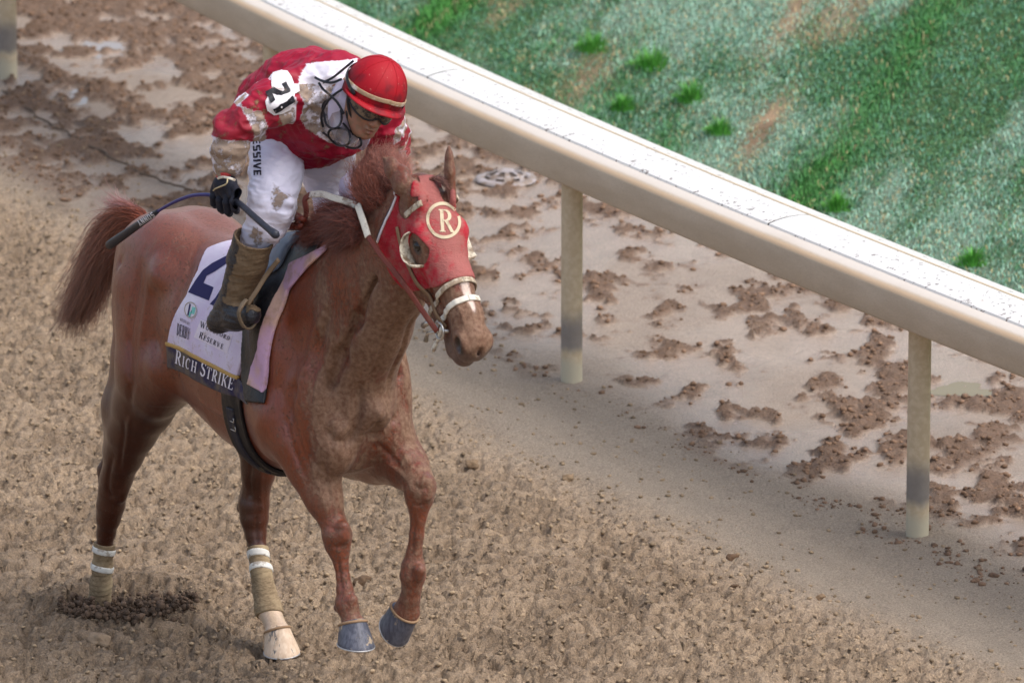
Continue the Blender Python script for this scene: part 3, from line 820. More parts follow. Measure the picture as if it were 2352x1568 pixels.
HB.rc(v3(-.80, 0, 1.52), v3(-.88, .0, 1.47), .05, .035, k=.05)                     # dock
# neck
HB.chain([(v3(.60, 0, 1.44), .31), (v3(.72, 0, 1.53), .285), (v3(.90, 0, 1.695), .228), (v3(1.06, 0, 1.825), .183), (v3(1.19, 0, 1.935), .152), (v3(1.27, 0, 2.01), .132)], f=1.75, k=.07)
HB.chain([(v3(.78, 0, 1.30), .13), (v3(.95, 0, 1.52), .095), (v3(1.10, 0, 1.69), .075), (v3(1.19, 0, 1.80), .06)], k=.08)      # windpipe
HB.chain([(v3(.50, 0, 1.70), .05), (v3(.82, 0, 1.86), .045), (v3(1.10, 0, 2.02), .04), (v3(1.28, 0, 2.12), .045)], k=.06)       # crest
# head
HP0 = v3(1.374, 0, 2.168); HU = v3(.59, 0, -.807); HN = v3(.807, 0, .59)
def hd(t, y, d): return HP0 + HU * t * 1.0 + HN * (d * 1.12 - .012 * t / .6) + v3(0, y, 0)
HM = [HU, v3(0, 1, 0), HN]
HB.ell(hd(.10, 0, -.10), (.14, .082, .098), HM, k=.05)
HB.ell(hd(.19, 0, -.085), (.13, .088, .082), HM, k=.04)
HB.chain([(hd(.20, 0, -.10), .095), (hd(.36, 0, -.075), .070), (hd(.50, 0, -.062), .058), (hd(.58, 0, -.066), .056)], f=1.10, k=.04)
HB.ell(hd(.585, 0, -.078), (.068, .060, .070), HM, k=.03)                          # muzzle
HB.ell(hd(.625, 0, -.085), (.036, .052, .055), HM, k=.03)
HB.chain([(hd(.12, 0, -.21), .075), (hd(.30, 0, -.19), .065), (hd(.44, 0, -.160), .052), (hd(.575, 0, -.158), .042)], k=.04)
HB.ell(hd(.575, 0, -.170), (.044, .042, .040), HM, k=.025)                         # chin
HB.ell(hd(.618, 0, -.150), (.036, .042, .030), HM, k=.02)                          # lower lip
for sy in (-1, 1):
    HB.ell(hd(.205, sy * .052, -.20), (.130, .030, .100), HM, k=.04)               # cheek
    HB.ell(hd(.180, sy * .078, -.055), (.045, .024, .030), HM, k=.025)             # brow
    HB.rc(hd(.245, sy * .075, -.105), hd(.40, sy * .056, -.085), .012, .008, k=.02) # facial crest
    HB.ell(hd(.205, sy * .098, -.082), (.026, .020, .018), HM, k=.012, mode='s')   # eye socket
    HB.ell(hd(.598, sy * .050, -.060), (.042, .025, .036), HM, k=.015)              # nostril wing
    HB.ell(hd(.602, sy * .074, -.068), (.034, .030, .023), [HU * .8 - HN * .6, v3(0, 1, 0), HN * .8 + HU * .6], k=.010, mode='s')
    HB.rc(hd(.52, sy * .066, -.122), hd(.622, sy * .052, -.118), .006, .006, k=.012, mode='s')   # mouth
    # rims of the eye
    HB.rc(hd(.178, sy * .090, -.074), hd(.232, sy * .086, -.080), .009, .007, k=.012)
HB.rc(hd(.645, 0, -.04), hd(.65, 0, -.11), .006, .004, k=.02, mode='s')
# ears
eR = J(954, 455, .062); eRt = J(880, 362, .105); eL = J(1036, 440, -.060); eLt = J(1031, 337, -.070)
def ear(b, t, nrm, w_):
    m1 = b + (t - b) * .45; m2 = b + (t - b) * .78
    HB.chain([(b - (t - b) * .12, .038), (b + (t - b) * .12, .038 * w_), (m1, .047 * w_), (m2, .031 * w_), (t, .006)], f=2.0, ax=nrm, k=.02)
    n = np.array(nrm) / np.linalg.norm(nrm)
    HB.chain([(b + (t - b) * .18 + n * .020, .012), (m1 + n * .018, .020), (m2 + n * .012, .012), (t - (t - b) * .08 + n * .006, .003)], k=.008, mode='s')
ear(eR, eRt, (.30, .85, -.30), 1.0); ear(eL, eLt, (.35, .93, .0), .80)
# shoulder and throat modelling
HB.groove([v3(.935, 0, 1.16), v3(.93, 0, 1.08), v3(.87, 0, .96)], .012, .06)
for sy in (-1, 1):
    HB.groove([v3(1.12, sy * .085, 1.76), v3(1.0, sy * .10, 1.58), v3(.90, sy * .115, 1.42), v3(.84, sy * .13, 1.30)], .004, .06)
    HB.groove([v3(.70, sy * .235, 1.48), v3(.72, sy * .235, 1.26), v3(.69, sy * .235, 1.08)], .014, .04)
    HB.groove([v3(.42, sy * .278, 1.46), v3(.35, sy * .288, 1.2), v3(.36, sy * .275, 1.0)], .014, .04)
    HB.groove([v3(-.33, sy * .275, 1.38), v3(-.31, sy * .285, 1.2), v3(-.25, sy * .275, 1.04)], .014, .05)
    HB.groove([v3(-.62, sy * .245, 1.44), v3(-.68, sy * .252, 1.2), v3(-.66, sy * .262, .98)], .012, .04)
HB.groove([v3(-.90, 0, 1.36), v3(-.87, 0, 1.1), v3(-.82, 0, .95)], .02, .05)

# legs: joints read off the photograph, each with its own distance from the middle
def jc(rows): return [(J(px, py, s), r) for px, py, s, r in rows]
RF = jc([(665, 960, .165, .120), (697, 1020, .160, .100), (722, 1085, .150, .078), (742, 1140, .140, .062), (760, 1188, .128, .052)])
HB.rc(v3(.50, -.15, 1.15), RF[0][0], .13, .12, k=.06); HB.chain(RF, k=.05, f=1.0)
HB.chain(jc([(768, 1205, .122, .050), (774, 1228, .120, .055), (776, 1252, .118, .047), (780, 1272, .117, .034), (784, 1296, .116, .0265), (788, 1324, .115, .0245), (792, 1352, .114, .030), (796, 1384, .112, .041), (800, 1398, .112, .038), (806, 1416, .110, .034), (811, 1434, .108, .052)]), k=.012)
HB.rc(J(756, 1245, .114), J(761, 1262, .114), .020, .018, k=.03)                     # back of the knee
HB.rc(J(779, 1290, .110), J(785, 1372, .110), .009, .010, k=.014)
HB.rc(J(763, 1214, .115), J(764, 1232, .115), .024, .022, k=.02); HB.rc(J(789, 1210, .118), J(791, 1232, .118), .024, .020, k=.02); HB.rc(J(786, 1385, .115), J(788, 1392, .115), .026, .022, k=.015); HB.rc(J(808, 1378, .108), J(809, 1388, .108), .024, .02, k=.015)                    # tendon
HB.rc(J(775, 1395, .115), J(781, 1402, .115), .016, .012, k=.02)
LF = jc([(826, 1035, -.165, .095), (866, 1052, -.168, .088), (905, 1062, -.165, .074), (934, 1080, -.158, .064), (958, 1100, -.150, .058)])
HB.rc(v3(.55, .14, 1.12), LF[0][0], .12, .10, k=.06); HB.chain(LF, k=.05)
HB.rc(J(905, 985, -.185), J(944, 1060, -.165), .060, .052, k=.06)                   # forearm, upper edge
HB.chain(jc([(958, 1098, -.150, .056), (964, 1118, -.148, .060), (963, 1145, -.146, .052), (962, 1166, -.144, .037), (961, 1186, -.142, .030), (957, 1228, -.138, .0265), (951, 1272, -.134, .030), (949, 1300, -.132, .043), (948, 1322, -.130, .047), (946, 1348, -.128, .036), (942, 1372, -.127, .037), (934, 1402, -.126, .052)]), k=.012)
HB.rc(J(948, 1200, -.143), J(941, 1285, -.137), .010, .011, k=.016)
HB.rc(J(948, 1112, -.15), J(950, 1140, -.148), .026, .022, k=.02); HB.rc(J(979, 1108, -.15), J(980, 1138, -.147), .028, .022, k=.02); HB.rc(J(937, 1312, -.134), J(938, 1325, -.134), .024, .020, k=.012); HB.rc(J(964, 1308, -.128), J(963, 1322, -.128), .024, .020, k=.012)
RH = jc([(362, 850, .155, .155), (330, 930, .175, .112), (303, 990, .190, .088), (284, 1045, .200, .066), (268, 1095, .205, .053), (259, 1128, .208, .052)])
HB.rc(v3(-.58, -.12, 1.32), RH[0][0], .16, .155, k=.06); HB.chain(RH, k=.05)
HB.rc(J(318, 830, .13), J(288, 930, .175), .105, .082, k=.07)                       # back edge of the thigh
HB.rc(J(288, 930, .175), J(272, 1020, .19), .078, .05, k=.06)
HB.rc(J(392, 850, .195), J(362, 915, .195), .10, .075, k=.06)                       # stifle
HB.rc(J(254, 1030, .200), J(240, 1078, .204), .022, .021, k=.03); HB.rc(J(240, 1078, .204), J(242, 1112, .206), .024, .028, k=.03)
HB.chain(jc([(259, 1128, .208, .052), (254, 1160, .208, .051), (249, 1190, .208, .043), (244, 1222, .206, .033), (239, 1260, .204, .031), (235, 1300, .202, .031), (232, 1340, .20, .033), (229, 1375, .20, .04)]), k=.025)
HB.rc(J(281, 1130, .20), J(279, 1142, .20), .018, .016, k=.03)
LH = jc([(560, 900, -.14, .15), (590, 985, -.165, .085), (597, 1030, -.165, .066), (594, 1080, -.160, .056), (588, 1125, -.155, .052)])
HB.rc(v3(-.50, .13, 1.25), LH[0][0], .18, .15, k=.06); HB.chain(LH, k=.05)
HB.rc(v3(-.35, .19, 1.1), LH[1][0], .15, .085, k=.06)
HB.chain(jc([(588, 1125, -.155, .052), (583, 1158, -.150, .058), (584, 1190, -.147, .053), (587, 1225, -.144, .040), (592, 1262, -.140, .033), (600, 1310, -.134, .033), (609, 1360, -.128, .036), (616, 1396, -.122, .047), (624, 1415, -.118, .040), (632, 1434, -.113, .038), (637, 1450, -.110, .052)]), k=.014)
HB.rc(J(570, 1090, -.160), J(560, 1165, -.155), .016, .028, k=.03)
HB.chain(jc([(584, 1260, -.145, .014), (593, 1360, -.133, .018), (599, 1402, -.126, .02)]), k=.02)

t_V, t_F = nets(HB.d, HB.lo, HB.res)
t_V = relax(t_V, t_F, 3)
NRM = normals(t_V, t_F)
# veins, tendons and skin folds pressed into the surface, the same on both sides of the trunk
_bv = BVHTree.FromPolygons([tuple(v) for v in t_V.tolist()], t_F.tolist())
def _pick(px, py):
    o = np.array([(CAM - HO)[0] * _c + (CAM - HO)[1] * _s, -(CAM - HO)[0] * _s + (CAM - HO)[1] * _c, CAM[2]])
    d = J(px, py, 0) - o; r = _bv.ray_cast(Vector(o), Vector(d / np.linalg.norm(d))); return None if r[0] is None else np.array(r[0])
RELIEF = [
 # amount, radius, path, mirrored
 (-.012, .018, [(458, 560), (430, 630), (405, 700), (396, 770), (402, 840), (418, 885)], 1), (.010, .022, [(475, 575), (448, 640), (424, 710), (415, 780), (420, 850)], 1),
 (-.010, .018, [(335, 570), (310, 680), (298, 780), (302, 880), (300, 950)], 1), (.008, .02, [(360, 590), (338, 690), (325, 790), (325, 880)], 1),
 (-.020, .020, [(823, 870), (824, 930), (818, 985), (800, 1030)], 0), (-.014, .016, [(742, 975), (765, 1012), (795, 1016), (815, 990)], 0), (-.014, .015, [(832, 1000), (862, 1000), (895, 975), (915, 950)], 0),
 (.012, .03, [(760, 960), (785, 985), (805, 975)], 0), (.012, .03, [(845, 965), (870, 970), (895, 945)], 0),
 (-.012, .018, [(765, 690), (738, 780), (718, 860), (706, 940)], 1), (.010, .022, [(745, 700), (716, 790), (696, 870)], 1),
 (-.010, .014, [(930, 715), (888, 780), (858, 850), (842, 905)], 1), (.006, .010, [(905, 740), (870, 800), (846, 860)], 1),
 (-.010, .014, [(652, 950), (664, 1000), (684, 1055), (705, 1110)], 0), (.006, .008, [(690, 985), (705, 1035), (722, 1085), (740, 1140)], 0), (.005, .007, [(722, 1000), (742, 1030), (764, 1046)], 0),
 (.005, .007, [(716, 1060), (735, 1085), (757, 1100), (768, 1140)], 0), (-.006, .010, [(742, 1050), (750, 1110), (762, 1160)], 0),
 (-.007, .008, [(776, 1280), (780, 1320), (785, 1362)], 0), (-.006, .007, [(758, 1212), (775, 1216), (795, 1212)], 0), (-.006, .007, [(760, 1252), (776, 1256), (794, 1250)], 0),
 (-.007, .008, [(952, 1185), (949, 1230), (943, 1285)], 0), (-.007, .008, [(948, 1112), (966, 1124), (984, 1116)], 0), (-.006, .007, [(945, 1155), (962, 1162), (980, 1154)], 0),
 (-.010, .012, [(862, 1020), (890, 1040), (920, 1075)], 0), (.006, .009, [(905, 1010), (930, 1045), (950, 1080)], 0), (.006, .008, [(880, 1060), (905, 1075), (930, 1098)], 0),
 (-.009, .010, [(262, 1045), (249, 1090), (248, 1125), (258, 1150)], 0), (-.006, .009, [(285, 960), (282, 1020), (275, 1080)], 0), (.006, .009, [(300, 950), (292, 1010), (280, 1070)], 0),
 (-.008, .010, [(578, 1060), (572, 1110), (575, 1150)], 0), (.005, .008, [(600, 1070), (598, 1130), (602, 1180)], 0), (-.006, .008, [(590, 1180), (588, 1220), (592, 1250)], 0),
 (.005, .008, [(560, 985), (520, 960), (480, 935), (450, 910)], 1), (-.005, .02, [(600, 760), (590, 850), (585, 950)], 1), (.005, .02, [(640, 780), (632, 870), (630, 960)], 1),
 (.005, .007, [(1045, 690), (1060, 720), (1068, 748)], 1), (-.005, .010, [(1020, 690), (1030, 730), (1035, 760)], 1)]
for k in range(7): RELIEF.append((-.005, .006, [(776 + 9 * k, 640 + 7 * k), (768 + 9 * k, 710 + 5 * k), (772 + 8 * k, 790 - 4 * k)], 1))
for amt, rad, path, mir in RELIEF:
    pts = [_pick(*p) for p in path]; pts = [p for p in pts if p is not None]
    for sgn in ((1, -1) if mir else (1,)):
        q = [p * [1, sgn, 1] for p in pts]; lo_ = np.min(q, 0) - 3 * rad; hi_ = np.max(q, 0) + 3 * rad
        I = np.where(((t_V > lo_) & (t_V < hi_)).all(1))[0]; d2 = np.full(len(I), 9.0); tp = np.zeros(len(I))
        for n_, (a, b) in enumerate(zip(q[:-1], q[1:])):
            e = b - a; t = np.clip(((t_V[I] - a) @ e) / (e @ e + 1e-12), 0, 1); dd = ((t_V[I] - a - t[:, None] * e) ** 2).sum(1); m_ = dd < d2; d2[m_] = dd[m_]; tp[m_] = (n_ + t[m_]) / (len(q) - 1)
        t_V[I] += NRM[I] * (amt * np.exp(-d2 / rad ** 2) * np.clip(np.sin(np.pi * np.clip(tp, .04, .96)) * 2.2, 0, 1))[:, None]
t_V = relax(t_V, t_F, 1); NRM = normals(t_V, t_F)

def paint_horse(V, N):
    x, y, z = V.T
    n1 = fbm3(x * 5, y * 5, z * 5, 3, 4); n2 = fbm3(x * 22, y * 22, z * 9, 9, 4); n3 = fbm3(x * 60, y * 60, z * 22, 14, 3)
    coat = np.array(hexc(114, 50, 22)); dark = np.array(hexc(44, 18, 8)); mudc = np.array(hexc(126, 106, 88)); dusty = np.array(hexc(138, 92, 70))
    c = coat[None] * (0.85 + 0.3 * n1[:, None])
    dk = sstep(1.25, .85, z) * sstep(-.0, -.4, x) + 0.7 * sstep(1.05, .8, z) * sstep(.35, .1, np.abs(y) + .1) * (x > -.3) * (x < .6)  # shade painted into the coat on the hind legs and under the belly
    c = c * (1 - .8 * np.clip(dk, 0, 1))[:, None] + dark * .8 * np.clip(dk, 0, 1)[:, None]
    # dust on the rump and flank
    du = sstep(.35, .75, n1 + .25 * (z - 1.3)) * sstep(.95, 1.4, z) * (x < .6)
    c = c * (1 - .45 * du)[:, None] + dusty * .45 * du[:, None]
    # mud: chest, underside of the neck, shoulder streaks, face, forelegs
    front = sstep(.45, .85, x) * sstep(.60, 1.0, z) * sstep(2.05, 1.75, z)
    streak = fbm3(x * 9, y * 9, z * 2.2, 22, 4)
    m = front * (.36 + .50 * sstep(.36, .62, streak) * (.35 + .65 * np.clip(N[:, 0] + .25, 0, 1)) + .22 * np.clip(N[:, 0] - .2, 0, 1))
    m = m * (1 - .45 * sstep(.12, .22, np.abs(y)) * sstep(.95, .6, x))
    m = np.maximum(m, .50 * sstep(.7, 1.0, x) * sstep(1.7, 1.9, z))      # head
    m = np.maximum(m, .42 * sstep(.45, .6, x) * sstep(1.05, .7, z))                 # forelegs
    m = np.maximum(m, .16 * (x < .45) * sstep(.8, 1.3, z) + .05)
    m = np.clip(m, 0, 1)
    # forelegs reddish pink dusty
    fl = sstep(1.0, .85, z) * (x > .55); fl = fl * .42
    c = c * (1 - fl)[:, None] + np.array(hexc(130, 76, 56)) * fl[:, None] * (.75 + .5 * n2[:, None])
    # white star and pale stripe down the nose, dark muzzle skin
    hx = V - HP0; t = hx @ HU; d = hx @ HN
    inhead = (t > -.02) & (d > -.30) & (x > 1.25)
    st = sstep(.022, .012, np.abs(y - .002) + .014 * (t - .46) / .1 * (t > .46) + .01 * (n2 - .5)) * sstep(.28, .33, t) * sstep(.53, .50, t) * (d > -.045) * inhead
    c = c * (1 - .85 * st)[:, None] + np.array(hexc(206, 186, 172)) * .85 * st[:, None]
    mz = np.clip(sstep(.555, .60, t + .25 * np.maximum(-d - .09, 0)) * sstep(-.04, -.09, d) + sstep(.5, .56, t) * sstep(-.13, -.15, d), 0, 1) * inhead
    c = c * (1 - .75 * mz)[:, None] + np.array(hexc(88, 76, 72)) * (.8 + .4 * n2[:, None]) * .75 * mz[:, None]; m = m * (1 - .5 * mz) * (1 - st)
    for sy in (-1, 1):
        q = V - hd(.608, sy * .062, -.062); dn = np.sqrt((q @ HU / .034) ** 2 + (q @ HN / .026) ** 2 + (q[:, 1] / .032) ** 2)
        k = sstep(1.2, .8, dn); c = c * (1 - k)[:, None] + np.array((.02, .014, .012)) * k[:, None]; m = m * (1 - k)
        q = V - hd(.205, sy * .09, -.082); dn = np.sqrt((q @ HU / .034) ** 2 + (q @ HN / .026) ** 2 + (q[:, 1] / .05) ** 2)
        k = sstep(1.25, .8, dn); m = m * (1 - k); c = c * (1 - k)[:, None] + np.array(hexc(44, 32, 28)) * k[:, None]
    # white stocking of the near hind pastern
    q = np.linalg.norm(V - J(630, 1430, -.112), axis=1); k = sstep(.115, .085, q) * (z < .16); m = m * (1 - k)
    c = c * (1 - k)[:, None] + np.array(hexc(214, 186, 158)) * (.8 + .3 * n2[:, None]) * k[:, None]
    return c, m

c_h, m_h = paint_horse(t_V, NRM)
mh = Mat('horse_coat', rough=0.5, spec=0.5)
hn = mh.noise(110, 4, 0.6, scale=(1, 1, 0.28)); hn2 = mh.noise(420, 3, 0.6, scale=(1, 1, 0.3)); hn3 = mh.noise(16, 7, 0.68, scale=(1, 1, 0.42), dist=.4); hn4 = mh.noise(60, 5, .65)
mm = mh.attr('mud')
mf = mh.ramp(mh.math('ADD', mh.math('ADD', hn3, mh.math('MULTIPLY', hn4, .35)), mh.math('MULTIPLY', mm, .62)), .85, 1.16)
mf = mh.math('MAXIMUM', mh.math('MULTIPLY', mf, .70), mh.math('MULTIPLY', mh.ramp(mh.math('ADD', mh.noise(95, 5, .7), mh.math('MULTIPLY', mm, .22)), .62, .72), .6))
mudc = mh.mix(mh.ramp(hn4, .3, .7), hexc(98, 80, 64), hexc(146, 124, 103))
coatc = mh.mix(0.40, mh.attr('Col', 'Color'), mh.mix(mh.ramp(mh.math('ADD', mh.math('MULTIPLY', hn, 0.6), mh.math('MULTIPLY', hn2, 0.4)), 0.3, 0.7), (0.28, 0.28, 0.28), (0.74, 0.73, 0.72)), 'OVERLAY')
mh.color(mh.mix(mf, coatc, mudc))
mh.rough(mh.math('ADD', 0.33, mh.math('MULTIPLY', mf, 0.5)))
mh.set(Specular_IOR_Level=mh.math('SUBTRACT', 0.5, mh.math('MULTIPLY', mf, 0.35)), Sheen_Weight=0.06, Sheen_Roughness=0.4, Coat_Weight=mh.math('SUBTRACT', .38, mh.math('MULTIPLY', mf, .45)), Coat_Roughness=0.30)
mh.bump(mh.math('ADD', hn2, mh.math('MULTIPLY', hn, .6)), 0.0012)
mh.bump(mh.math('ADD', mh.math('MULTIPLY', hn3, .8), mh.math('MULTIPLY', mf, mh.math('ADD', .5, hn4))), 0.0045)

horse = hthing('race_horse', v3(0, 0, 0), 'chestnut racehorse cantering over the dirt, muddy chest, both hind legs bandaged', 'horse')
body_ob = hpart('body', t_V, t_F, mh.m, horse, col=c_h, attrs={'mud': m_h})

# ------------------------------------------------------------------ surface lookups
def bvh_of(V, F): return BVHTree.FromPolygons([tuple(v) for v in V.tolist()], F.tolist())
CAM_H = np.array([(CAM - HO)[0] * _c + (CAM - HO)[1] * _s, -(CAM - HO)[0] * _s + (CAM - HO)[1] * _c, CAM[2]])
def pray(px, py):
    dv = np.array([(px - 1176) / FPX, math.cos(PITCH) - (py - 784) / FPX * math.sin(PITCH), -math.sin(PITCH) - (py - 784) / FPX * math.cos(PITCH)])
    return np.array([dv[0] * _c + dv[1] * _s, -dv[0] * _s + dv[1] * _c, dv[2]])
def hit(px, py, bv):
    """point and normal of a surface where the photograph shows a spot"""
    r = bv.ray_cast(Vector(CAM_H), Vector(pray(px, py)))
    if r[0] is None: return None, None
    return np.array(r[0]), np.array(r[1])
BODY = bvh_of(t_V, t_F)

def catmull(P, n):
    P = [np.array(p, float) for p in P]; Q = [2 * P[0] - P[1]] + P + [2 * P[-1] - P[-2]]; out = []
    segs = len(P) - 1
    for i in range(n):
        u = i / (n - 1) * segs; k = min(int(u), segs - 1); t = u - k; a, b, c, d = Q[k:k + 4]
        out.append(0.5 * (2 * b + (c - a) * t + (2 * a - 5 * b + 4 * c - d) * t * t + (3 * b - a - 3 * c + d) * t ** 3))
    return np.array(out)

def ribbon(P, N, w, th, prof=None):
    """closed flat strap along P with outward normals N"""
    P = np.asarray(P); n = len(P); T = np.gradient(P, axis=0); T /= np.linalg.norm(T, axis=1, keepdims=True) + 1e-9
    N = np.asarray(N, float); N = N - (N * T).sum(1, keepdims=True) * T; N /= np.linalg.norm(N, axis=1, keepdims=True) + 1e-9
    B = np.cross(T, N); w = np.broadcast_to(np.asarray(w, float), (n,))[:, None] / 2; th = th / 2
    ring = [P - B * w - N * th, P + B * w - N * th, P + B * w + N * th * .6, P + B * w * .7 + N * th, P - B * w * .7 + N * th, P - B * w + N * th * .6]
    k = len(ring); V = np.stack(ring, 1).reshape(-1, 3); F = []
    for i in range(n - 1):
        for j in range(k): F.append((i * k + j, i * k + (j + 1) % k, (i + 1) * k + (j + 1) % k, (i + 1) * k + j))
    F = np.array(F)
    cap = [(0, 3, 2, 1), (0, 5, 4, 3)]; F = np.concatenate([F, np.array(cap), np.array([[(n - 1) * k + j for j in (0, 1, 2, 3)], [(n - 1) * k + j for j in (0, 3, 4, 5)]])])
    return V, F

def tube(P, r, k=10, closed=False):
    P = np.asarray(P, float); n = len(P); r = np.broadcast_to(np.asarray(r, float), (n,))
    T = np.gradient(P, axis=0)
    if closed: T = np.roll(P, -1, 0) - np.roll(P, 1, 0)
    T /= np.linalg.norm(T, axis=1, keepdims=True) + 1e-9
    a = np.array([0.31, 0.2, 0.93]); N = np.zeros_like(P); v = np.cross(T[0], a); v /= np.linalg.norm(v)
    for i in range(n):
        v = v - (v @ T[i]) * T[i]; v /= np.linalg.norm(v) + 1e-9; N[i] = v
    B = np.cross(T, N); V = []
    for j in range(k):
        t = j / k * 2 * math.pi; V.append(P + (N * math.cos(t) + B * math.sin(t)) * r[:, None])
    V = np.stack(V, 1).reshape(-1, 3); F = []
    for i in range(n if closed else n - 1):
        i2 = (i + 1) % n
        for j in range(k): F.append((i * k + j, i * k + (j + 1) % k, i2 * k + (j + 1) % k, i2 * k + j))
    F = [tuple(f) for f in F]
    if not closed: F += [tuple(range(k))[::-1], tuple((n - 1) * k + j for j in range(k))]
    return V, F

def merge(*parts):
    V = []; F = []; o = 0
    for v, f in parts:
        V.append(np.asarray(v)); F += [tuple(int(i) + o for i in q) for q in (f.tolist() if isinstance(f, np.ndarray) else f)]; o += len(v)
    return np.concatenate(V), F

def snap(P, bv, lift):
    Q, N = [], []
    for p in P:
        r = bv.find_nearest(Vector(p)); n = Vector(p) - r[0]; nn = np.array(r[1])
        Q.append(np.array(r[0]) + nn * lift); N.append(nn)
    N = np.array(N)
    for _ in range(3): N = (np.roll(N, 1, 0) + N + np.roll(N, -1, 0)) / 3 if len(N) > 4 else N
    return np.array(Q), N

def strap(name, pts, w, th, mat, parent, bv=None, lift=0.003, n=40):
    P = catmull(pts, n)
    if bv is not None: P, N = snap(P, bv, lift)
    else: N = np.tile(np.array([.3, -.8, .4]), (n, 1))
    V, F = ribbon(P, N, w, th); return hpart(name, V, F, mat, parent)

def hoop(c, nrm, ref, bv, n=72, lift=0.003, reach=0.4):
    """loop of surface points in the plane through c"""
    nrm = nrm / np.linalg.norm(nrm); e1 = ref - (ref @ nrm) * nrm; e1 /= np.linalg.norm(e1); e2 = np.cross(nrm, e1); P = []; N = []
    for i in range(n):
        t = i / n * 2 * math.pi; d = e1 * math.cos(t) + e2 * math.sin(t)
        r = bv.ray_cast(Vector(c + d * reach), Vector(-d), reach)
        if r[0] is None: continue
        P.append(np.array(r[0]) + d * lift); N.append(d)
    return np.array(P), np.array(N)

def band(name, P, N, w, th, mat, parent):
    P = np.concatenate([P, P[:2]]); N = np.concatenate([N, N[:2]]); V, F = ribbon(P, N, w, th); return hpart(name, V, F, mat, parent)

def poly_sdf(X, Z, poly):
    """signed distance to a polygon in the plane"""
    poly = np.asarray(poly, float); d = np.full(np.broadcast(X, Z).shape, 1e9); ins = np.zeros(d.shape, bool)
    n = len(poly)
    for i in range(n):
        a = poly[i]; b = poly[(i + 1) % n]; e = b - a
        t = np.clip(((X - a[0]) * e[0] + (Z - a[1]) * e[1]) / (e @ e + 1e-12), 0, 1)
        d = np.minimum(d, (X - a[0] - t * e[0]) ** 2 + (Z - a[1] - t * e[1]) ** 2)
        c = ((a[1] > Z) != (b[1] > Z)) & (X < (b[0] - a[0]) * (Z - a[1]) / (b[1] - a[1] + 1e-12) + a[0]); ins ^= c
    return np.where(ins, -1, 1) * np.sqrt(d)

def shell(name, src, lo, hi, up, off, region, mat, parent, inner=-0.008, relax_it=2, k=0.004, ripple=None, **kw):
    g = src.sub(lo, hi, up); X, Y, Z = g.grid()
    o = off if ripple is None else off + ripple(X, Y, Z)
    d = np.maximum(g.d - o, -(g.d - inner)); r = region(X, Y, Z)
    r = np.broadcast_to(r, d.shape); h = np.maximum(k - np.abs(d - r), 0) / k; d = np.maximum(d, r) + h * h * k * .25
    V, F = nets(d.astype(np.float32), g.lo, g.res); V = relax(V, F, relax_it)
    o = hpart(name, V, F, mat, parent, **kw)
    return o, bvh_of(V, F)

# ------------------------------------------------------------------ materials for the tack
def mudmix(m, c, col=(142, 120, 98), lo=.5, hi=.6, amt=.9, sc=9, out=False):
    n = m.noise(sc, 6, 0.68); f = m.math('MULTIPLY', m.ramp(n, lo, hi), amt); r = m.mix(f, c, hexc(*col))
    return (r, f) if out else r
def simple(name, col, rough=.6, mud=None, spec=.4, bump=0.0, bs=60):
    m = Mat(name, rough, spec); c = col
    n = m.noise(bs, 4); c = m.mix(m.math('MULTIPLY', m.ramp(n, .3, .7), .35), c, tuple(v * .72 for v in col))
    if mud: c, f = mudmix(m, c, out=True, **mud); m.rough(m.math('ADD', rough, m.math('MULTIPLY', f, max(0, .85 - rough))))
    m.color(c)
    if bump: m.bump(n, bump)
    return m.m
M_LEATHER = simple('brown_leather', hexc(112, 50, 36), .42, dict(lo=.54, hi=.66, amt=.6), bump=.001)
M_WHITEL = simple('white_leather', hexc(226, 220, 205), .5, dict(lo=.52, hi=.62, amt=.8, sc=14), bump=.001)
M_BLACKL = simple('black_leather', hexc(28, 28, 32), .42, dict(lo=.53, hi=.66, amt=.55, col=(98, 84, 66), sc=8), bump=.002)
M_METAL = Mat('bit_steel', .28, .5, (.55, .54, .52)); M_METAL.set(Metallic=0.9); M_METAL = M_METAL.m
M_RED = None

# ------------------------------------------------------------------ hooves
def hoof(cor, U, T, rs, rc_, h, mat, seam, scoop=0.0):
    U = np.array(U, float); U /= np.linalg.norm(U); T = np.array(T, float); T = T - (T @ U) * U; T /= np.linalg.norm(T); S = np.cross(U, T)
    sole = np.array(cor) - U * h * .78 + T * h * .38; n = 40; V = []; rings = [(-0.02, .985), (0, 1.0), (.12, 1.0), (.4, 1.0), (.7, 1.0), (.9, 1.0), (.97, 1.0), (1.04, .93)]
    for v, m_ in rings:
        for i in range(n):
            a = i / n * 2 * math.pi; ca = math.cos(a); hz = h * (0.78 + .30 * ca); r = (rs * (1 - v) + rc_ * v) * m_ * (1.0 if ca > 0 else 1 - .10 * ca * ca)
            V.append(sole + T * (r * ca * 1.02 - v * h * .42) + S * (r * math.sin(a) * .97) + U * (v * hz))
    F = [(k * n + i, k * n + (i + 1) % n, (k + 1) * n + (i + 1) % n, (k + 1) * n + i) for k in range(len(rings) - 1) for i in range(n)]
    F.append(tuple(range(n))[::-1]); F.append(tuple((len(rings) - 1) * n + i for i in range(n)))
    o = hpart('hoof', np.array(V), F, mat, horse)
    ring_ = np.array(V[6 * n:7 * n]); cb = hpart('coronet', *tube(ring_, .0055, 8, True), M_CORO, horse)
    P = []; 
    for i in range(52):
        a = math.radians(-152 + 304 * i / 51); P.append(sole + T * rs * .94 * math.cos(a) + S * rs * .90 * math.sin(a) - U * .004)
    v_, f_ = ribbon(np.array(P), np.tile(-U, (52, 1)), .012, .006)
    sh = link('horseshoe', raw_mesh('horseshoe', v_ - hbase(horse), f_, seam), o)
    return o
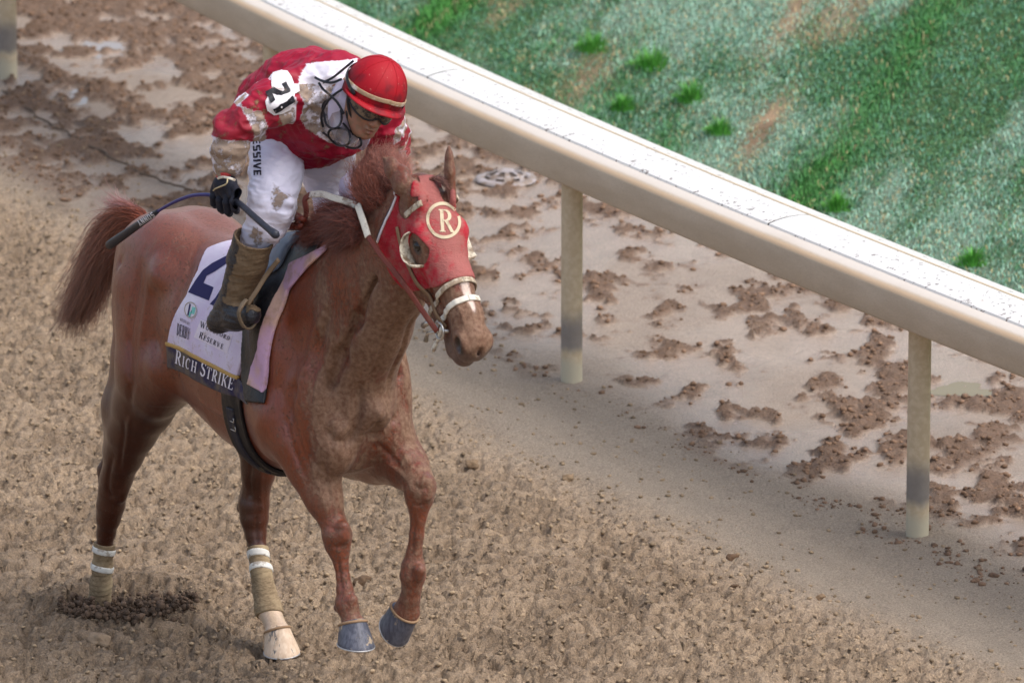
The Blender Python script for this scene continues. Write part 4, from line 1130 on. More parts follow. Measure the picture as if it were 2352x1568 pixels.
mho = Mat('dark_hoof', .4, .5); hz1 = mho.noise(90, 3, .6, scale=(1, 1, .15)); hz2 = mho.noise(16, 5, .7)
mho.color(mho.mix(mho.ramp(hz2, .58, .66), mho.mix(mho.ramp(hz1, .3, .7), hexc(66, 68, 80), hexc(98, 100, 112)), hexc(170, 152, 128))); mho.bump(hz1, .001)
mhl = Mat('pale_hoof', .45, .5); hz1 = mhl.noise(80, 3, .6, scale=(1, 1, .12)); hz2 = mhl.noise(9, 4, .7, scale=(2.2, 2.2, .7))
mhl.color(mhl.mix(mhl.ramp(hz2, .56, .64), mhl.mix(mhl.ramp(hz1, .3, .7), hexc(206, 178, 150), hexc(226, 204, 180)), hexc(92, 92, 96)))
M_CORO = simple('coronet_hair', hexc(158, 128, 98), .8)
M_SHOE = Mat('shoe_aluminium', .45, .5, (.52, .52, .53)); M_SHOE.set(Metallic=.6); M_SHOE = M_SHOE.m
hoof(J(811, 1430, .107), (.05, .05, 1), (1, -.05, 0), .072, .051, .092, mho.m, M_SHOE)
hoof(J(930, 1404, -.126), (.78, .16, .60), (.55, -.25, -.80), .068, .056, .100, mho.m, M_SHOE)
hoof(J(637, 1446, -.110), (.02, -.06, 1), (1, -.12, 0), .072, .049, .098, mhl.m, M_SHOE)

# ------------------------------------------------------------------ leg bandages
mb = Mat('bandage_cloth', .85, .2); b1 = mb.noise(70, 4, .6, scale=(1, 1, 3)); b2 = mb.noise(10, 4)
mb.color(mb.mix(mb.ramp(b2, .45, .7), mb.mix(mb.ramp(b1, .3, .7), hexc(126, 108, 84), hexc(156, 136, 108)), hexc(176, 156, 124))); mb.bump(b1, .002)
mt_ = Mat('bandage_tape', .5, .4); mt_.color(mudmix(mt_, hexc(232, 230, 222), lo=.50, hi=.58, amt=.6, sc=30))
def bandage(A, B, rad, tapes, label):
    ax = (B - A) / np.linalg.norm(B - A); L = np.linalg.norm(B - A)
    e1 = np.cross(ax, [0, 1, 0]); e1 /= np.linalg.norm(e1); e2 = np.cross(ax, e1)
    def reg(t0, t1, tilt=0.0):
        def f(X, Y, Z):
            x, y, z = X - A[0], Y - A[1], Z - A[2]; t = x * ax[0] + y * ax[1] + z * ax[2]
            u = x * e1[0] + y * e1[1] + z * e1[2]; v = x * e2[0] + y * e2[1] + z * e2[2]
            t = t + tilt * v + tilt * .5 * u
            return np.maximum(np.maximum(t0 - t, t - t1), np.sqrt(u * u + v * v) - rad)
        return f
    def rip(X, Y, Z):
        x, y, z = X - A[0], Y - A[1], Z - A[2]; t = x * ax[0] + y * ax[1] + z * ax[2]
        ang = np.arctan2(x * e1[0] + y * e1[1] + z * e1[2], x * e2[0] + y * e2[1] + z * e2[2])
        return .0022 * np.mod(t / .022 + ang / 6.283, 1)
    lo = np.minimum(A, B) - rad - .02; hi = np.maximum(A, B) + rad + .02
    o, bv = shell('leg_bandage', HB, lo, hi, 2, .005, reg(0, L, .12), mb.m, horse, ripple=rip)
    o['label'] = label
    for t in tapes: 
        q, _ = shell('tape_strip', HB, lo, hi, 2, .0095, reg(t, t + .026, .25), mt_.m, horse, inner=.002)
        q.parent = o
bandage(J(236, 1243, .204), J(229, 1385, .20), .06, (.022, .098), 'muddy tan bandage on the planted hind leg')
bandage(J(591, 1258, -.140), J(620, 1412, -.119), .075, (.018, .068), 'tan bandage on the hind leg reaching forward')

# eyes
me_ = Mat('horse_eye', .06, .6, (.012, .008, .006))
for sy in (-1, 1):
    bm = bmesh.new(); bmesh.ops.create_uvsphere(bm, u_segments=24, v_segments=16, radius=.021)
    V = np.array([v.co[:] for v in bm.verts]) + hd(.205, sy * .088, -.078); F = [tuple(v.index for v in f.verts) for f in bm.faces]; bm.free()
    hpart('eye', V, F, me_.m, horse)

# ------------------------------------------------------------------ race hood (mask) with eye cups
mhood = Mat('red_hood_cloth', .7, .3)
h1 = mhood.noise(18, 6, .72); h2 = mhood.noise(5, 3); h3 = mhood.noise(75, 4, .65, scale=(1, 1, 2.2))
sx = mhood.t.nodes.new('ShaderNodeSeparateXYZ'); mhood.t.links.new(mhood.co(), sx.inputs[0])
# mud lies thicker towards the middle of the face
face = mhood.math('SUBTRACT', .30, mhood.math('MULTIPLY', mhood.math('ABSOLUTE', sx.outputs[1]), 3.2))
hm = mhood.ramp(mhood.math('ADD', mhood.math('ADD', h1, mhood.math('MULTIPLY', h3, .25)), face), .52, .84)
hc = mhood.mix(mhood.ramp(h2, .35, .65), hexc(160, 12, 34), hexc(186, 30, 52))
mhood.color(mhood.mix(mhood.math('MULTIPLY', hm, .66), hc, hexc(150, 112, 102))); mhood.bump(h3, .004); mhood.bump(h1, .004)
hood = hthing('race_hood', hd(.2, 0, -.1), 'red muddy race hood with pale R badge over the horse face', 'horse hood')
def hood_region(X, Y, Z):
    x, z = X - HP0[0], Z - HP0[2]; t = (x * HU[0] + z * HU[2]); d = (x * HN[0] + z * HN[2] + .012 * t / .6) / 1.12; ay = np.abs(Y)
    r = t - (.375 - .35 * np.maximum(-d - .06, 0))                                   # lower edge at the noseband
    back = -(t - (.01 - .9 * (d + .10) * (d < -.10)) ) * .8
    r = np.maximum(r, np.where(d > -.10, -.045 - t, -(t + .045 + 0.62 * (d + .10))))
    r = np.maximum(r, -.300 - d)
    for sy in (-1, 1):
        e = np.sqrt(((t - .215) / .060) ** 2 + ((d + .085) / .050) ** 2) - 1
        r = np.maximum(r, np.where(Y * sy > .03, -e * .05, -1))
        e = np.sqrt(((t - .035) / .055) ** 2 + ((d + .085) / .052) ** 2) - 1            # ear opening
        r = np.maximum(r, np.where(Y * sy > .048, -e * .05, -1))
    for b_, t_, in ((eR, eRt), (eL, eLt)):
        e3 = t_ - b_; tt = np.clip(((X - b_[0]) * e3[0] + (Y - b_[1]) * e3[1] + (Z - b_[2]) * e3[2]) / (e3 @ e3), -.10, 1)
        r = np.maximum(r, .040 + .05 * np.clip(tt, 0, .5) - np.sqrt((X - b_[0] - tt * e3[0]) ** 2 + (Y - b_[1] - tt * e3[1]) ** 2 + (Z - b_[2] - tt * e3[2]) ** 2))
    return r
def hood_rip(X, Y, Z): return .0025 * (fbm3(X * 30 + 0 * Y + 0 * Z, Y * 30 + 0 * X + 0 * Z, Z * 45 + 0 * X + 0 * Y, 5, 2) - .3)
hood_ob, HOOD = shell('hood_cloth', HB, (1.02, -.17, 1.62), (1.86, .17, 2.32), 2, .0055, hood_region, mhood.m, hood, inner=-.004, ripple=hood_rip)
_V = np.array([v.co[:] for v in hood_ob.data.vertices]) + hbase(hood)

def decal(name, quads, corners, bv, mat, parent, lift=.0016, sub=6):
    """flat print laid on a surface: quads in 0..1 layout space, corners tl, tr, br, bl in picture spots"""
    tl, tr, br, bl = [np.array(c, float) for c in corners]; V = []; F = []
    for qi, q in enumerate(quads):
        q = [np.array(p, float) for p in q]
        L = max(np.linalg.norm(q[1] - q[0]), np.linalg.norm(q[2] - q[3])); n = max(1, min(12, int(L * sub + 1))); pts = []
        for i in range(n + 1):
            for j in (0, 1):
                p = (q[0] * (1 - i / n) + q[1] * i / n) * (1 - j) + (q[3] * (1 - i / n) + q[2] * i / n) * j
                xy = (tl * (1 - p[0]) + tr * p[0]) * (p[1]) + (bl * (1 - p[0]) + br * p[0]) * (1 - p[1])
                h_, n_ = hit(xy[0], xy[1], bv); pts.append(None if h_ is None else h_ + n_ * (lift + qi * 2.5e-5))
        if any(p is None for p in pts): continue
        b = len(V); V += pts
        for i in range(n): F.append((b + 2 * i, b + 2 * i + 2, b + 2 * i + 3, b + 2 * i + 1))
    if not F: return None
    return hpart(name, np.array(V), F, mat, parent, smooth=False)

def arc(cx, cy, rx, ry, a0, a1, w0, w1=None, n=10):
    """bent stroke as quads, a in degrees"""
    w1 = w0 if w1 is None else w1; out = []; pr = None
    for i in range(n + 1):
        t = i / n; a = math.radians(a0 + (a1 - a0) * t); w_ = w0 + (w1 - w0) * math.sin(math.pi * t)
        o = (cx + (rx + w_ / 2) * math.cos(a), cy + (ry + w_ / 2) * math.sin(a)); i_ = (cx + (rx - w_ / 2) * math.cos(a), cy + (ry - w_ / 2) * math.sin(a))
        if pr: out.append([pr[0], o, i_, pr[1]])
        pr = (o, i_)
    return out
def bar(x0, y0, x1, y1, w, cut=None):
    d = math.hypot(x1 - x0, y1 - y0) + 1e-9; nx, ny = -(y1 - y0) / d * w / 2, (x1 - x0) / d * w / 2
    return [[(x0 + nx, y0 + ny), (x1 + nx, y1 + ny), (x1 - nx, y1 - ny), (x0 - nx, y0 - ny)]]
TK, TN, SF = .15, .055, .05
def sf(x, y, w=.26): return bar(x - w / 2, y, x + w / 2, y, SF)
def stem(x): return bar(x, 0, x, 1, TK) + sf(x, .025) + sf(x, .975)
GL = {  # letters one unit high: (width, strokes)
 'R': (.68, stem(.16) + arc(.30, .74, .20, .235, 90, -90, TN, TK) + bar(.16, .975, .30, .975, TN) + bar(.16, .505, .30, .505, TN) + bar(.34, .50, .58, .02, TK * .95) + sf(.60, .025, .18)),
 'I': (.32, stem(.16)), 
 'C': (.66, arc(.36, .5, .26, .46, 50, 310, TN, TK) + bar(.55, .70, .55, .95, TN)),
 'H': (.74, stem(.16) + stem(.58) + bar(.16, .5, .58, .5, TN)),
 'S': (.52, arc(.27, .73, .17, .235, 20, 245, TN, TK) + bar(.19, .60, .37, .42, TK) + arc(.27, .26, .18, .235, 62, -160, TK, TK * .8) + bar(.46, .76, .46, .95, TN) + bar(.06, .06, .06, .26, TN)),
 'T': (.62, bar(.31, 0, .31, 1, TK) + sf(.31, .025) + bar(.02, .965, .60, .965, TN * 1.2) + bar(.04, .78, .04, .97, TN) + bar(.58, .78, .58, .97, TN)),
 'K': (.72, stem(.16) + bar(.20, .42, .60, .97, TN * 1.1) + bar(.32, .58, .62, .02, TK) + sf(.62, .975, .18) + sf(.64, .025, .18)),
 'E': (.60, stem(.16) + bar(.16, .97, .54, .97, TN) + bar(.16, .03, .56, .03, TN) + bar(.16, .52, .40, .52, TN) + bar(.53, .80, .53, .98, TN) + bar(.55, .02, .55, .22, TN) + bar(.40, .42, .40, .62, TN)),
 'D': (.72, stem(.16) + arc(.28, .5, .32, .47, 90, -90, TN, TK) + bar(.16, .97, .28, .97, TN) + bar(.16, .03, .28, .03, TN)),
 'B': (.66, stem(.16) + arc(.30, .745, .19, .225, 90, -90, TN, TK) + arc(.30, .265, .22, .235, 90, -90, TN, TK) + bar(.16, .97, .3, .97, TN) + bar(.16, .51, .3, .51, TN) + bar(.16, .03, .3, .03, TN)),
 'Y': (.70, bar(.34, 0, .34, .5, TK) + sf(.34, .025) + bar(.34, .48, .10, .97, TK) + bar(.36, .48, .60, .97, TN) + sf(.10, .975, .2) + sf(.60, .975, .18)),
 'W': (.98, bar(.08, .97, .30, .02, TK) + bar(.30, .02, .50, .9, TN) + bar(.48, .97, .70, .02, TK) + bar(.70, .02, .90, .97, TN) + sf(.08, .975, .2) + sf(.48, .975, .18) + sf(.90, .975, .18)),
 'O': (.72, arc(.36, .5, .27, .45, -90, 90, TN, TK) + arc(.36, .5, .27, .45, 90, 270, TN, TK)),
 'F': (.58, stem(.16) + bar(.16, .97, .52, .97, TN) + bar(.16, .52, .40, .52, TN) + bar(.52, .78, .52, .98, TN) + bar(.40, .42, .40, .62, TN)),
 'V': (.70, bar(.10, .97, .35, .02, TK) + bar(.35, .02, .60, .97, TN) + sf(.1, .975, .2) + sf(.6, .975, .18)),
 'N': (.76, bar(.14, 0, .14, 1, TN) + bar(.14, .97, .60, .03, TK) + bar(.60, 0, .60, 1, TN) + sf(.14, .025, .2) + sf(.10, .975, .16) + sf(.60, .975, .2)),
 'U': (.74, bar(.14, .30, .14, 1, TK) + arc(.37, .30, .23, .27, 180, 360, TK, TN) + bar(.60, .3, .60, 1, TN) + sf(.14, .975) + sf(.60, .975, .2)),
}
def thin(q, k):
    return q
SANS = {
 'E': (.56, bar(.09, 0, .09, 1, .18) + bar(.1, .91, .52, .91, .17) + bar(.1, .5, .48, .5, .16) + bar(.1, .09, .52, .09, .17)),
 'S': (.62, bar(.10, .91, .58, .91, .17) + bar(.09, .5, .09, .95, .18) + bar(.05, .5, .55, .5, .17) + bar(.50, .05, .50, .52, .18) + bar(.03, .09, .55, .09, .17)),
 'I': (.24, bar(.12, 0, .12, 1, .19)),
 'V': (.66, bar(.08, 1, .33, .02, .18) + bar(.33, .02, .58, 1, .18)),
 'N': (.62, bar(.1, 0, .1, 1, .17) + bar(.1, .95, .52, .05, .17) + bar(.52, 0, .52, 1, .17)),
 'O': (.66, bar(.1, .08, .1, .92, .17) + bar(.56, .08, .56, .92, .17) + bar(.1, .92, .56, .92, .16) + bar(.1, .08, .56, .08, .16)),
 'Y': (.62, bar(.31, 0, .31, .5, .17) + bar(.31, .46, .07, 1, .17) + bar(.31, .46, .55, 1, .17)),
 '1': (.34, bar(.2, 0, .2, 1, .22)),
 '2': (.66, bar(.08, .89, .55, .89, .22) + bar(.52, .55, .52, .97, .22) + bar(.52, .62, .12, .30, .24) + bar(.12, .02, .12, .34, .2) + bar(.04, .11, .62, .11, .22)),
}
def text_quads(s, font, gap=.08, sizes=None):
    x = 0; out = []; 
    for i, ch in enumerate(s):
        k = 1.0 if sizes is None else sizes[i]
        if ch == ' ': x += .30; continue
        w_, st = font[ch]
        for q in st: out.append([(x + p[0] * k, p[1] * k) for p in q])
        x += w_ * k + gap
    x -= gap
    return [[(p[0] / x, p[1]) for p in q] for q in out]

# R badge on the forehead
mcream = simple('cream_badge', hexc(206, 190, 160), .7, dict(lo=.50, hi=.62, amt=.6, sc=26))
ring_q = arc(.5, .5, .455, .455, 0, 360, .085, n=44)
gw, gq = GL['R']
rq = [[(.5 + (p[0] - .36) * .54, .5 + (p[1] - .5) * .52) for p in q] for q in gq]
decal('badge_ring', ring_q, ((978, 462), (1056, 466), (1060, 550), (980, 548)), HOOD, mcream, hood, .0022, 3)
decal('badge_letter', rq, ((975, 455), (1070, 462), (1076, 560), (981, 554)), HOOD, mcream, hood, .0022, 5)

# white piping and dark edge along the back of the hood
mpipe = simple('white_piping', hexc(222, 216, 220), .6, dict(lo=.56, hi=.66, amt=.6, sc=20)); mnavy = simple('navy_edge', hexc(26, 28, 44), .6)
def rim_points(sy, shift):
    P = []
    for d in np.linspace(-.115, -.292, 22):
        t = -.045 - .62 * (d + .10) + shift; P.append(hd(t, sy * .14, d))
    return P
for sy in (-1, 1):
    for nm, m_, shf, w_ in (('piping', mpipe, .010, .010), ('edge_band', mnavy, -.002, .012)):
        P = []; N = []
        for p in rim_points(sy, shf):
            r = HOOD.ray_cast(Vector(p + v3(0, sy * .06, 0)), Vector((0, -sy, 0)), .25)
            if r[0] is None: r = BODY.ray_cast(Vector(p + v3(0, sy * .06, 0)), Vector((0, -sy, 0)), .25)
            if r[0] is None: continue
            P.append(np.array(r[0]) + v3(0, sy * .003, 0)); N.append(v3(0, sy, 0))
        if len(P) > 4:
            V, F = ribbon(catmull(P, 40), np.array([N[0]] * 40), w_, .005); hpart(nm, V, F, m_, hood)

# eye cups (blinkers)
mcup = Mat('eye_cup_shell', .5, .4); cn = mcup.noise(22, 6, .7); mcup.color(mcup.mix(mcup.ramp(cn, .42, .58), hexc(222, 214, 194), hexc(132, 112, 92))); mcup.bump(cn, .003)
for sy in (-1, 1):
    c0 = hd(.215, sy * .082, -.085); out = v3(0, sy, 0) * .88 + HN * .30 + HU * -.05; out /= np.linalg.norm(out)
    e1 = -HN - (-HN @ out) * out; e1 /= np.linalg.norm(e1); e2 = np.cross(out, e1) * sy     # e1 points back along the head
    n = 40; rows = [(-.022, .058), (.008, .064), (.030, .066), (.046, .060), (.049, .062), (.033, .070), (.010, .069), (-.022, .063)]
    V = []; 
    for i in range(n + 1):
        a = math.radians(-108 + 205 * i / n); taper = min(1, math.sin(math.pi * i / n) * 2.2 + .12)
        for h_, r_ in rows:
            hh = -.022 + (h_ + .022) * taper
            V.append(c0 + out * hh + (e1 * math.cos(a) * .92 - e2 * math.sin(a) * 1.0) * r_)
    k = len(rows); F = []
    for i in range(n):
        for j in range(k): F.append((i * k + j, i * k + (j + 1) % k, (i + 1) * k + (j + 1) % k, (i + 1) * k + j))
    F += [tuple(range(k))[::-1], tuple(n * k + j for j in range(k))]
    hpart('eye_cup', np.array(V), F, mcup.m, hood)

# ------------------------------------------------------------------ bridle and reins
bridle = hthing('bridle', hd(.3, 0, -.1), 'brown leather racing bridle with white noseband and knotted reins', 'bridle')
HB2 = bvh_of(*[x for x in (lambda a, b: (np.concatenate([a[0], b[0]]), np.concatenate([a[1], b[1] + len(a[0])])))((t_V, t_F), (_V, np.array([tuple(p.vertices) for p in hood_ob.data.polygons])))])
mnb = simple('sheepskin_noseband', hexc(206, 194, 172), .8, dict(lo=.44, hi=.56, amt=.8, sc=30), bump=.004)
for nm, tm, ts, w_, m_ in (('noseband', .385, .415, .020, mnb), ('noseband', .455, .475, .022, M_WHITEL)):
    a = hd(tm, 0, 0); b = hd(ts, 0, -.16); e = b - a; nr = np.cross(e, v3(0, 1, 0))
    P, N = hoop((a + b) / 2, nr, HN, HB2, 90, .005); band(nm, P, N, w_, .006, m_, bridle)
# brow band across the forehead, under the ears
for sy in (-1, 1):
    P = []
    for i in range(21):
        th = math.radians(36 + 62 * i / 20) * sy; d = HN * math.cos(th) + v3(0, math.sin(th), 0); o_ = hd(.075 - .012 * (i - 10) / 10 * 0, 0, -.09)
        r = HB2.ray_cast(Vector(o_ + d * .3), Vector(-d), .3)
        if r[0] is not None: P.append((np.array(r[0]) + d * .004, d))
    V, F = ribbon(np.array([p[0] for p in P]), np.array([p[1] for p in P]), .022, .006); hpart('browband', V, F, mnb, bridle)
for sy in (-1, 1):
    ch = [hd(t, sy * .12, d) for t, d in ((.09, -.16), (.18, -.17), (.28, -.165), (.38, -.15), (.46, -.14), (.505, -.130))]
    P, N = [], []
    for p in catmull(ch, 36):
        r = HB2.ray_cast(Vector(p + v3(0, sy * .08, 0)), Vector((0, -sy, 0)), .3)
        if r[0] is not None: P.append(np.array(r[0]) + v3(0, sy * .005, 0)); N.append(v3(0, sy, 0))
    P = np.array(P); P[1:-1] = (P[:-2] + P[1:-1] + P[2:]) / 3
    V, F = ribbon(P, np.array(N), .017, .006); hpart('cheekpiece', V, F, M_LEATHER if sy > 0 else simple('dusty_leather', hexc(140, 112, 84), .6), bridle)
bitR = hd(.515, -.078, -.130); bitL = bitR * [1, -1, 1]
for q in (bitR, bitL):
    P = [q + HU * .030 * math.cos(a) + HN * .030 * math.sin(a) for a in np.linspace(0, 6.283, 28, endpoint=False)]
    hpart('bit_ring', *tube(P, .0045, 8, True), M_METAL, bridle)
sgn = -1
hpart('bit_mouthpiece', *tube([bitR, hd(.52, 0, -.14), bitL], .007, 8), M_METAL, bridle)
hpart('bit_lever', *merge(tube([bitR + v3(0, -.006, 0), J(982, 765, .075), J(978, 783, .075)], [.005, .006, .010], 8), tube([J(1003, 745, .08), J(1012, 772, .07), J(996, 780, .078)], .003, 6)), M_METAL, bridle)
hpart('bit_bolt', *tube([J(972, 748, .085), J(990, 738, .08)], [.011, .009], 10), M_METAL, bridle)
hpart('chin_strap', *tube(catmull([J(1015, 752, .075), J(1008, 775, .07), J(1000, 792, .072), J(994, 808, .075)], 14), [.008] * 6 + [.006, .007, .008, .008, .009, .009, .008, .004], 8), M_WHITEL, bridle)
# reins, right side: bit -> neck -> white rubber -> knot in front of the saddle; left side the other way round the neck
rein = [bitR + v3(0, -.01, 0), J(961, 701, .11), J(940, 670, .125), J(908, 627, .14), J(877, 589, .15), J(845, 543, .15)]
rein2 = [J(845, 543, .15), J(835, 511, .14), J(821, 470, .12)]
strap('rein', rein, .020, .006, M_LEATHER, bridle, n=50)
strap('rein_grip', rein2, .026, .007, M_WHITEL, bridle, n=24)
strap('rein_grip', [J(818, 472, .10), J(790, 461, .11), J(768, 455, .12), J(740, 446, .12), J(712, 447, .12)], .024, .006, M_WHITEL, bridle, n=30)
strap('rein_end', [J(712, 447, .12), J(700, 458, .13), J(703, 480, .13), J(701, 500, .13), J(690, 518, .13)], .022, .006, M_LEATHER, bridle, n=24)
for k, (cx, cy, rx, ry, ph) in enumerate(((672, 508, 24, 16, 0), (668, 505, 17, 12, 1.1), (682, 512, 22, 11, 2.2))):
    P = [J(cx + rx * math.cos(a + ph), cy + ry * math.sin(a + ph), .13 + .03 * math.sin(2 * a + k)) for a in np.linspace(0, 6.0, 30)]
    hpart('rein_knot', *tube(P, .0095, 8), M_LEATHER, bridle)
hpart('rein_buckle', *tube([J(612, 497, .14), J(630, 502, .14), J(650, 506, .14)], [.012, .014, .011], 8), simple('buckle_brass', hexc(150, 140, 122), .35), bridle)
reinL = [bitL, v3(1.30, .13, 1.86), v3(1.12, .14, 1.90), v3(.95, .12, 1.97), J(835, 470, -.05)]
strap('rein', reinL, .020, .006, M_LEATHER, bridle, n=40)

# ------------------------------------------------------------------ saddle cloth, saddle, girth
def az(*pts):
    out = []
    for px, py in pts:
        px = px + 8; h_, _ = hit(px, py, BODY)
        if h_ is None: h_ = J(px, py, .1)
        out.append((h_[0], h_[2]))
    return out
cl_poly = az((542, 545), (525, 552), (490, 566), (452, 622), (422, 678), (402, 719), (387, 777), (384, 789), (387, 842), (422, 854), (466, 880), (513, 902), (557, 918))
fr = az((590, 760), (600, 650))
a0 = cl_poly[0][0]
cl_poly = [(cl_poly[2][0] + .10, 1.9), (cl_poly[2][0] + .035, cl_poly[2][1] + .03)] + cl_poly[2:] + [(cl_poly[-1][0] + .03, cl_poly[-1][1] + .03), (.34, 1.20), (.42, 1.45), (.50, 1.9)]
mcl = Mat('saddle_cloth', .75, .3); k1 = mcl.noise(7, 4, .6); k2 = mcl.noise(28, 6, .7); cc = mcl.mix(mcl.ramp(k1, .3, .75), hexc(206, 190, 216), hexc(222, 216, 232))
zz = mcl.t.nodes.new('ShaderNodeSeparateXYZ'); mcl.t.links.new(mcl.co(), zz.inputs[0])
low = mcl.math('MULTIPLY', mcl.ramp(zz.outputs[2], .30, -.30), .16)
cc = mcl.mix(mcl.math('MULTIPLY', mcl.ramp(mcl.math('ADD', k2, low), .60, .76), .55), cc, hexc(164, 134, 120)); mcl.color(cc); mcl.bump(mcl.noise(220, 2), .0008); mcl.bump(k1, .004)
scloth = hthing('saddle_cloth', v3(.1, 0, 1.3), 'white and navy saddle cloth lettered RICH STRIKE under the jockey boot', 'saddle cloth')
def rip_c(X, Y, Z): return .004 * np.sin((X * 26 + Z * 9 + Y * 0)) * np.clip(1.35 - Z, 0, .4) * 1.6 + .003
cl_region = lambda poly: (lambda X, Y, Z: poly_sdf(X[:, :, 0][:, 0][:, None], Z[0, 0][None, :], poly)[:, None, :])
o, CL = shell('cloth', HB, (-.45, -.36, .90), (.60, .36, 1.80), 1.5, .010, cl_region(cl_poly), mcl.m, scloth, ripple=rip_c)
# navy lower border with gold edging
i0 = 8
low_e = cl_poly[8:]   # from the hem corner on
pA, pB = az((384, 795), (546, 868)); pC, pD = az((387, 842), (557, 918))
mnv = Mat('navy_border', .7, .3); mnv.color(mudmix(mnv, hexc(44, 40, 72), col=(112, 100, 84), lo=.40, hi=.62, amt=.8, sc=8)); mgold = simple('gold_edging', hexc(186, 150, 84), .5, dict(lo=.54, hi=.66, amt=.5))
ix = az((384, 789), (410, 799), (450, 819), (500, 845), (546, 868)); hx_ = az((387, 842), (422, 854), (466, 880), (513, 902), (557, 918))
bpoly = ix + [(ix[-1][0] + .05, ix[-1][1] - .005)] + [(hx_[-1][0] + .05, hx_[-1][1] - .006)] + [(p[0], p[1] - .004) for p in hx_[::-1]]
bpoly = [(bpoly[0][0] - .006, bpoly[0][1])] + bpoly[1:-1] + [(bpoly[-1][0] - .006, bpoly[-1][1])]
o, NV = shell('navy_border', HB, (-.45, -.36, .85), (.60, .36, 1.40), 1.5, .0125, cl_region(bpoly), mnv.m, scloth, ripple=rip_c, inner=.004)
ge = az((384, 787), (410, 797), (450, 817), (500, 843), (546, 865)); gpoly = [(p[0], p[1] + .005) for p in ge] + [(p[0], p[1] - .010) for p in ge[::-1]]
gpoly[0] = (gpoly[0][0] - .006, gpoly[0][1]); gpoly[-1] = (gpoly[-1][0] - .006, gpoly[-1][1])
shell('gold_edging', HB, (-.45, -.36, .9), (.60, .36, 1.40), 2, .0150, cl_region(gpoly), mgold, scloth, ripple=rip_c, inner=.004, k=.002)
mink = Mat('navy_ink', .7, .3, hexc(40, 36, 84)).m; mwh = simple('white_thread', hexc(232, 226, 236), .6, dict(lo=.56, hi=.66, amt=.6, sc=40)); mblk = Mat('black_ink', .7, .3, hexc(40, 34, 52)).m
RS = 'RICH STRIKE'; sz = [1.05, .84, .84, .84, 1, 1.1, .9, .9, .9, .9, .95]
q_ = text_quads(RS, GL, .10, sz); nR = sum(len(GL[c_][1]) for c_ in 'RICH')
decal('embroidered_name', q_[:nR], ((405, 804), (541, 867), (535, 896), (402, 833)), NV, mwh, scloth, .002, 10)
decal('embroidered_name', q_[nR:], ((405, 804), (541, 867), (535, 896), (402, 833)), NV, mwh, scloth, .002, 10)
# big saddle number, partly behind the boot
num = [[(452, 645), (467, 620), (490, 602), (470, 652)], [(433, 670), (452, 645), (470, 652), (493, 665)], [(433, 670), (493, 665), (480, 690), (433, 671)], [(467, 620), (505, 600), (528, 585), (524, 606)],
       [(467, 620), (524, 606), (505, 617), (490, 622)], [(467, 620), (490, 622), (478, 636), (460, 633)], [(484, 693), (496, 676), (510, 661), (508, 704)], [(484, 693), (508, 704), (502, 712), (484, 694)]]
def pxdecal(name, quads, bv, mat, parent, lift=.0016, n=5):
    V = []; F = []
    for qi, q in enumerate(quads):
        b = len(V); ok = True; pts = []
        for i in range(n + 1):
            for j in range(n + 1):
                u, v = i / n, j / n; p = (np.array(q[0]) * (1 - u) + np.array(q[1]) * u) * (1 - v) + (np.array(q[3]) * (1 - u) + np.array(q[2]) * u) * v
                h_, n_ = hit(p[0], p[1], bv)
                if h_ is None: ok = False; break
                pts.append(h_ + n_ * (lift + qi * 3e-5))
            if not ok: break
        if not ok: continue
        V += pts
        for i in range(n):
            for j in range(n): F.append((b + i * (n + 1) + j, b + (i + 1) * (n + 1) + j, b + (i + 1) * (n + 1) + j + 1, b + i * (n + 1) + j + 1))
    if F: return hpart(name, np.array(V), F, mat, parent, smooth=False)
def cp(x, y): return (349 + .2931 * x, 496 + .2931 * y)
Q = lambda *p: [cp(*a) for a in p]
pxdecal('saddle_number', [Q((285, 598), (345, 500), (485, 560), (447, 663)), Q((345, 500), (400, 425), (430, 470), (405, 528)), Q((400, 425), (470, 372), (500, 432), (430, 470)), Q((470, 372), (610, 300), (590, 370), (500, 432)),
                          Q((455, 690), (500, 640), (555, 690), (490, 706)), Q((500, 640), (555, 550), (575, 640), (555, 690))], CL, mink, scloth)
# sponsor patch, event badge and lettering
mpatch = simple('white_patch', hexc(226, 214, 226), .7, dict(lo=.58, hi=.7, amt=.5, sc=12))
pxdecal('sponsor_patch', [Q((385, 810), (635, 930), (590, 1078), (330, 950))], CL, mpatch, scloth, .0012, 8)
decal('sponsor_words', text_quads('WOODFORD', GL, .18, [1.15, .9, .9, .9, .9, .9, .9, .9]), Q((385, 828), (625, 945), (612, 978), (378, 870)), CL, mblk, scloth, .0022, 8)
decal('sponsor_words', text_quads('RESERVE', GL, .18, [1.15, .9, .9, .9, .9, .9, .9]), Q((380, 912), (572, 1003), (560, 1044), (368, 952)), CL, mblk, scloth, .0022, 8)
mev = simple('pale_badge', hexc(222, 214, 224), .7)
decal('event_badge', [[(.5, .5), (.5 + .5 * math.cos(a), .5 + .5 * math.sin(a)), (.5 + .5 * math.cos(a + .3), .5 + .5 * math.sin(a + .3)), (.5, .5)] for a in np.arange(0, 6.25, .3)], Q((262, 655), (370, 690), (345, 820), (245, 785)), CL, mev, scloth, .0014, 3)
decal('badge_rim', arc(.5, .5, .47, .47, 0, 360, .045, n=36), Q((266, 660), (366, 692), (342, 815), (250, 782)), CL, simple('badge_gold', hexc(150, 130, 104)), scloth, .0022, 3)
decal('badge_stripe', bar(.36, .12, .40, .86, .13) + bar(.55, .08, .60, .5, .05), Q((266, 660), (366, 692), (342, 815), (250, 782)), CL, mink, scloth, .0024, 6)
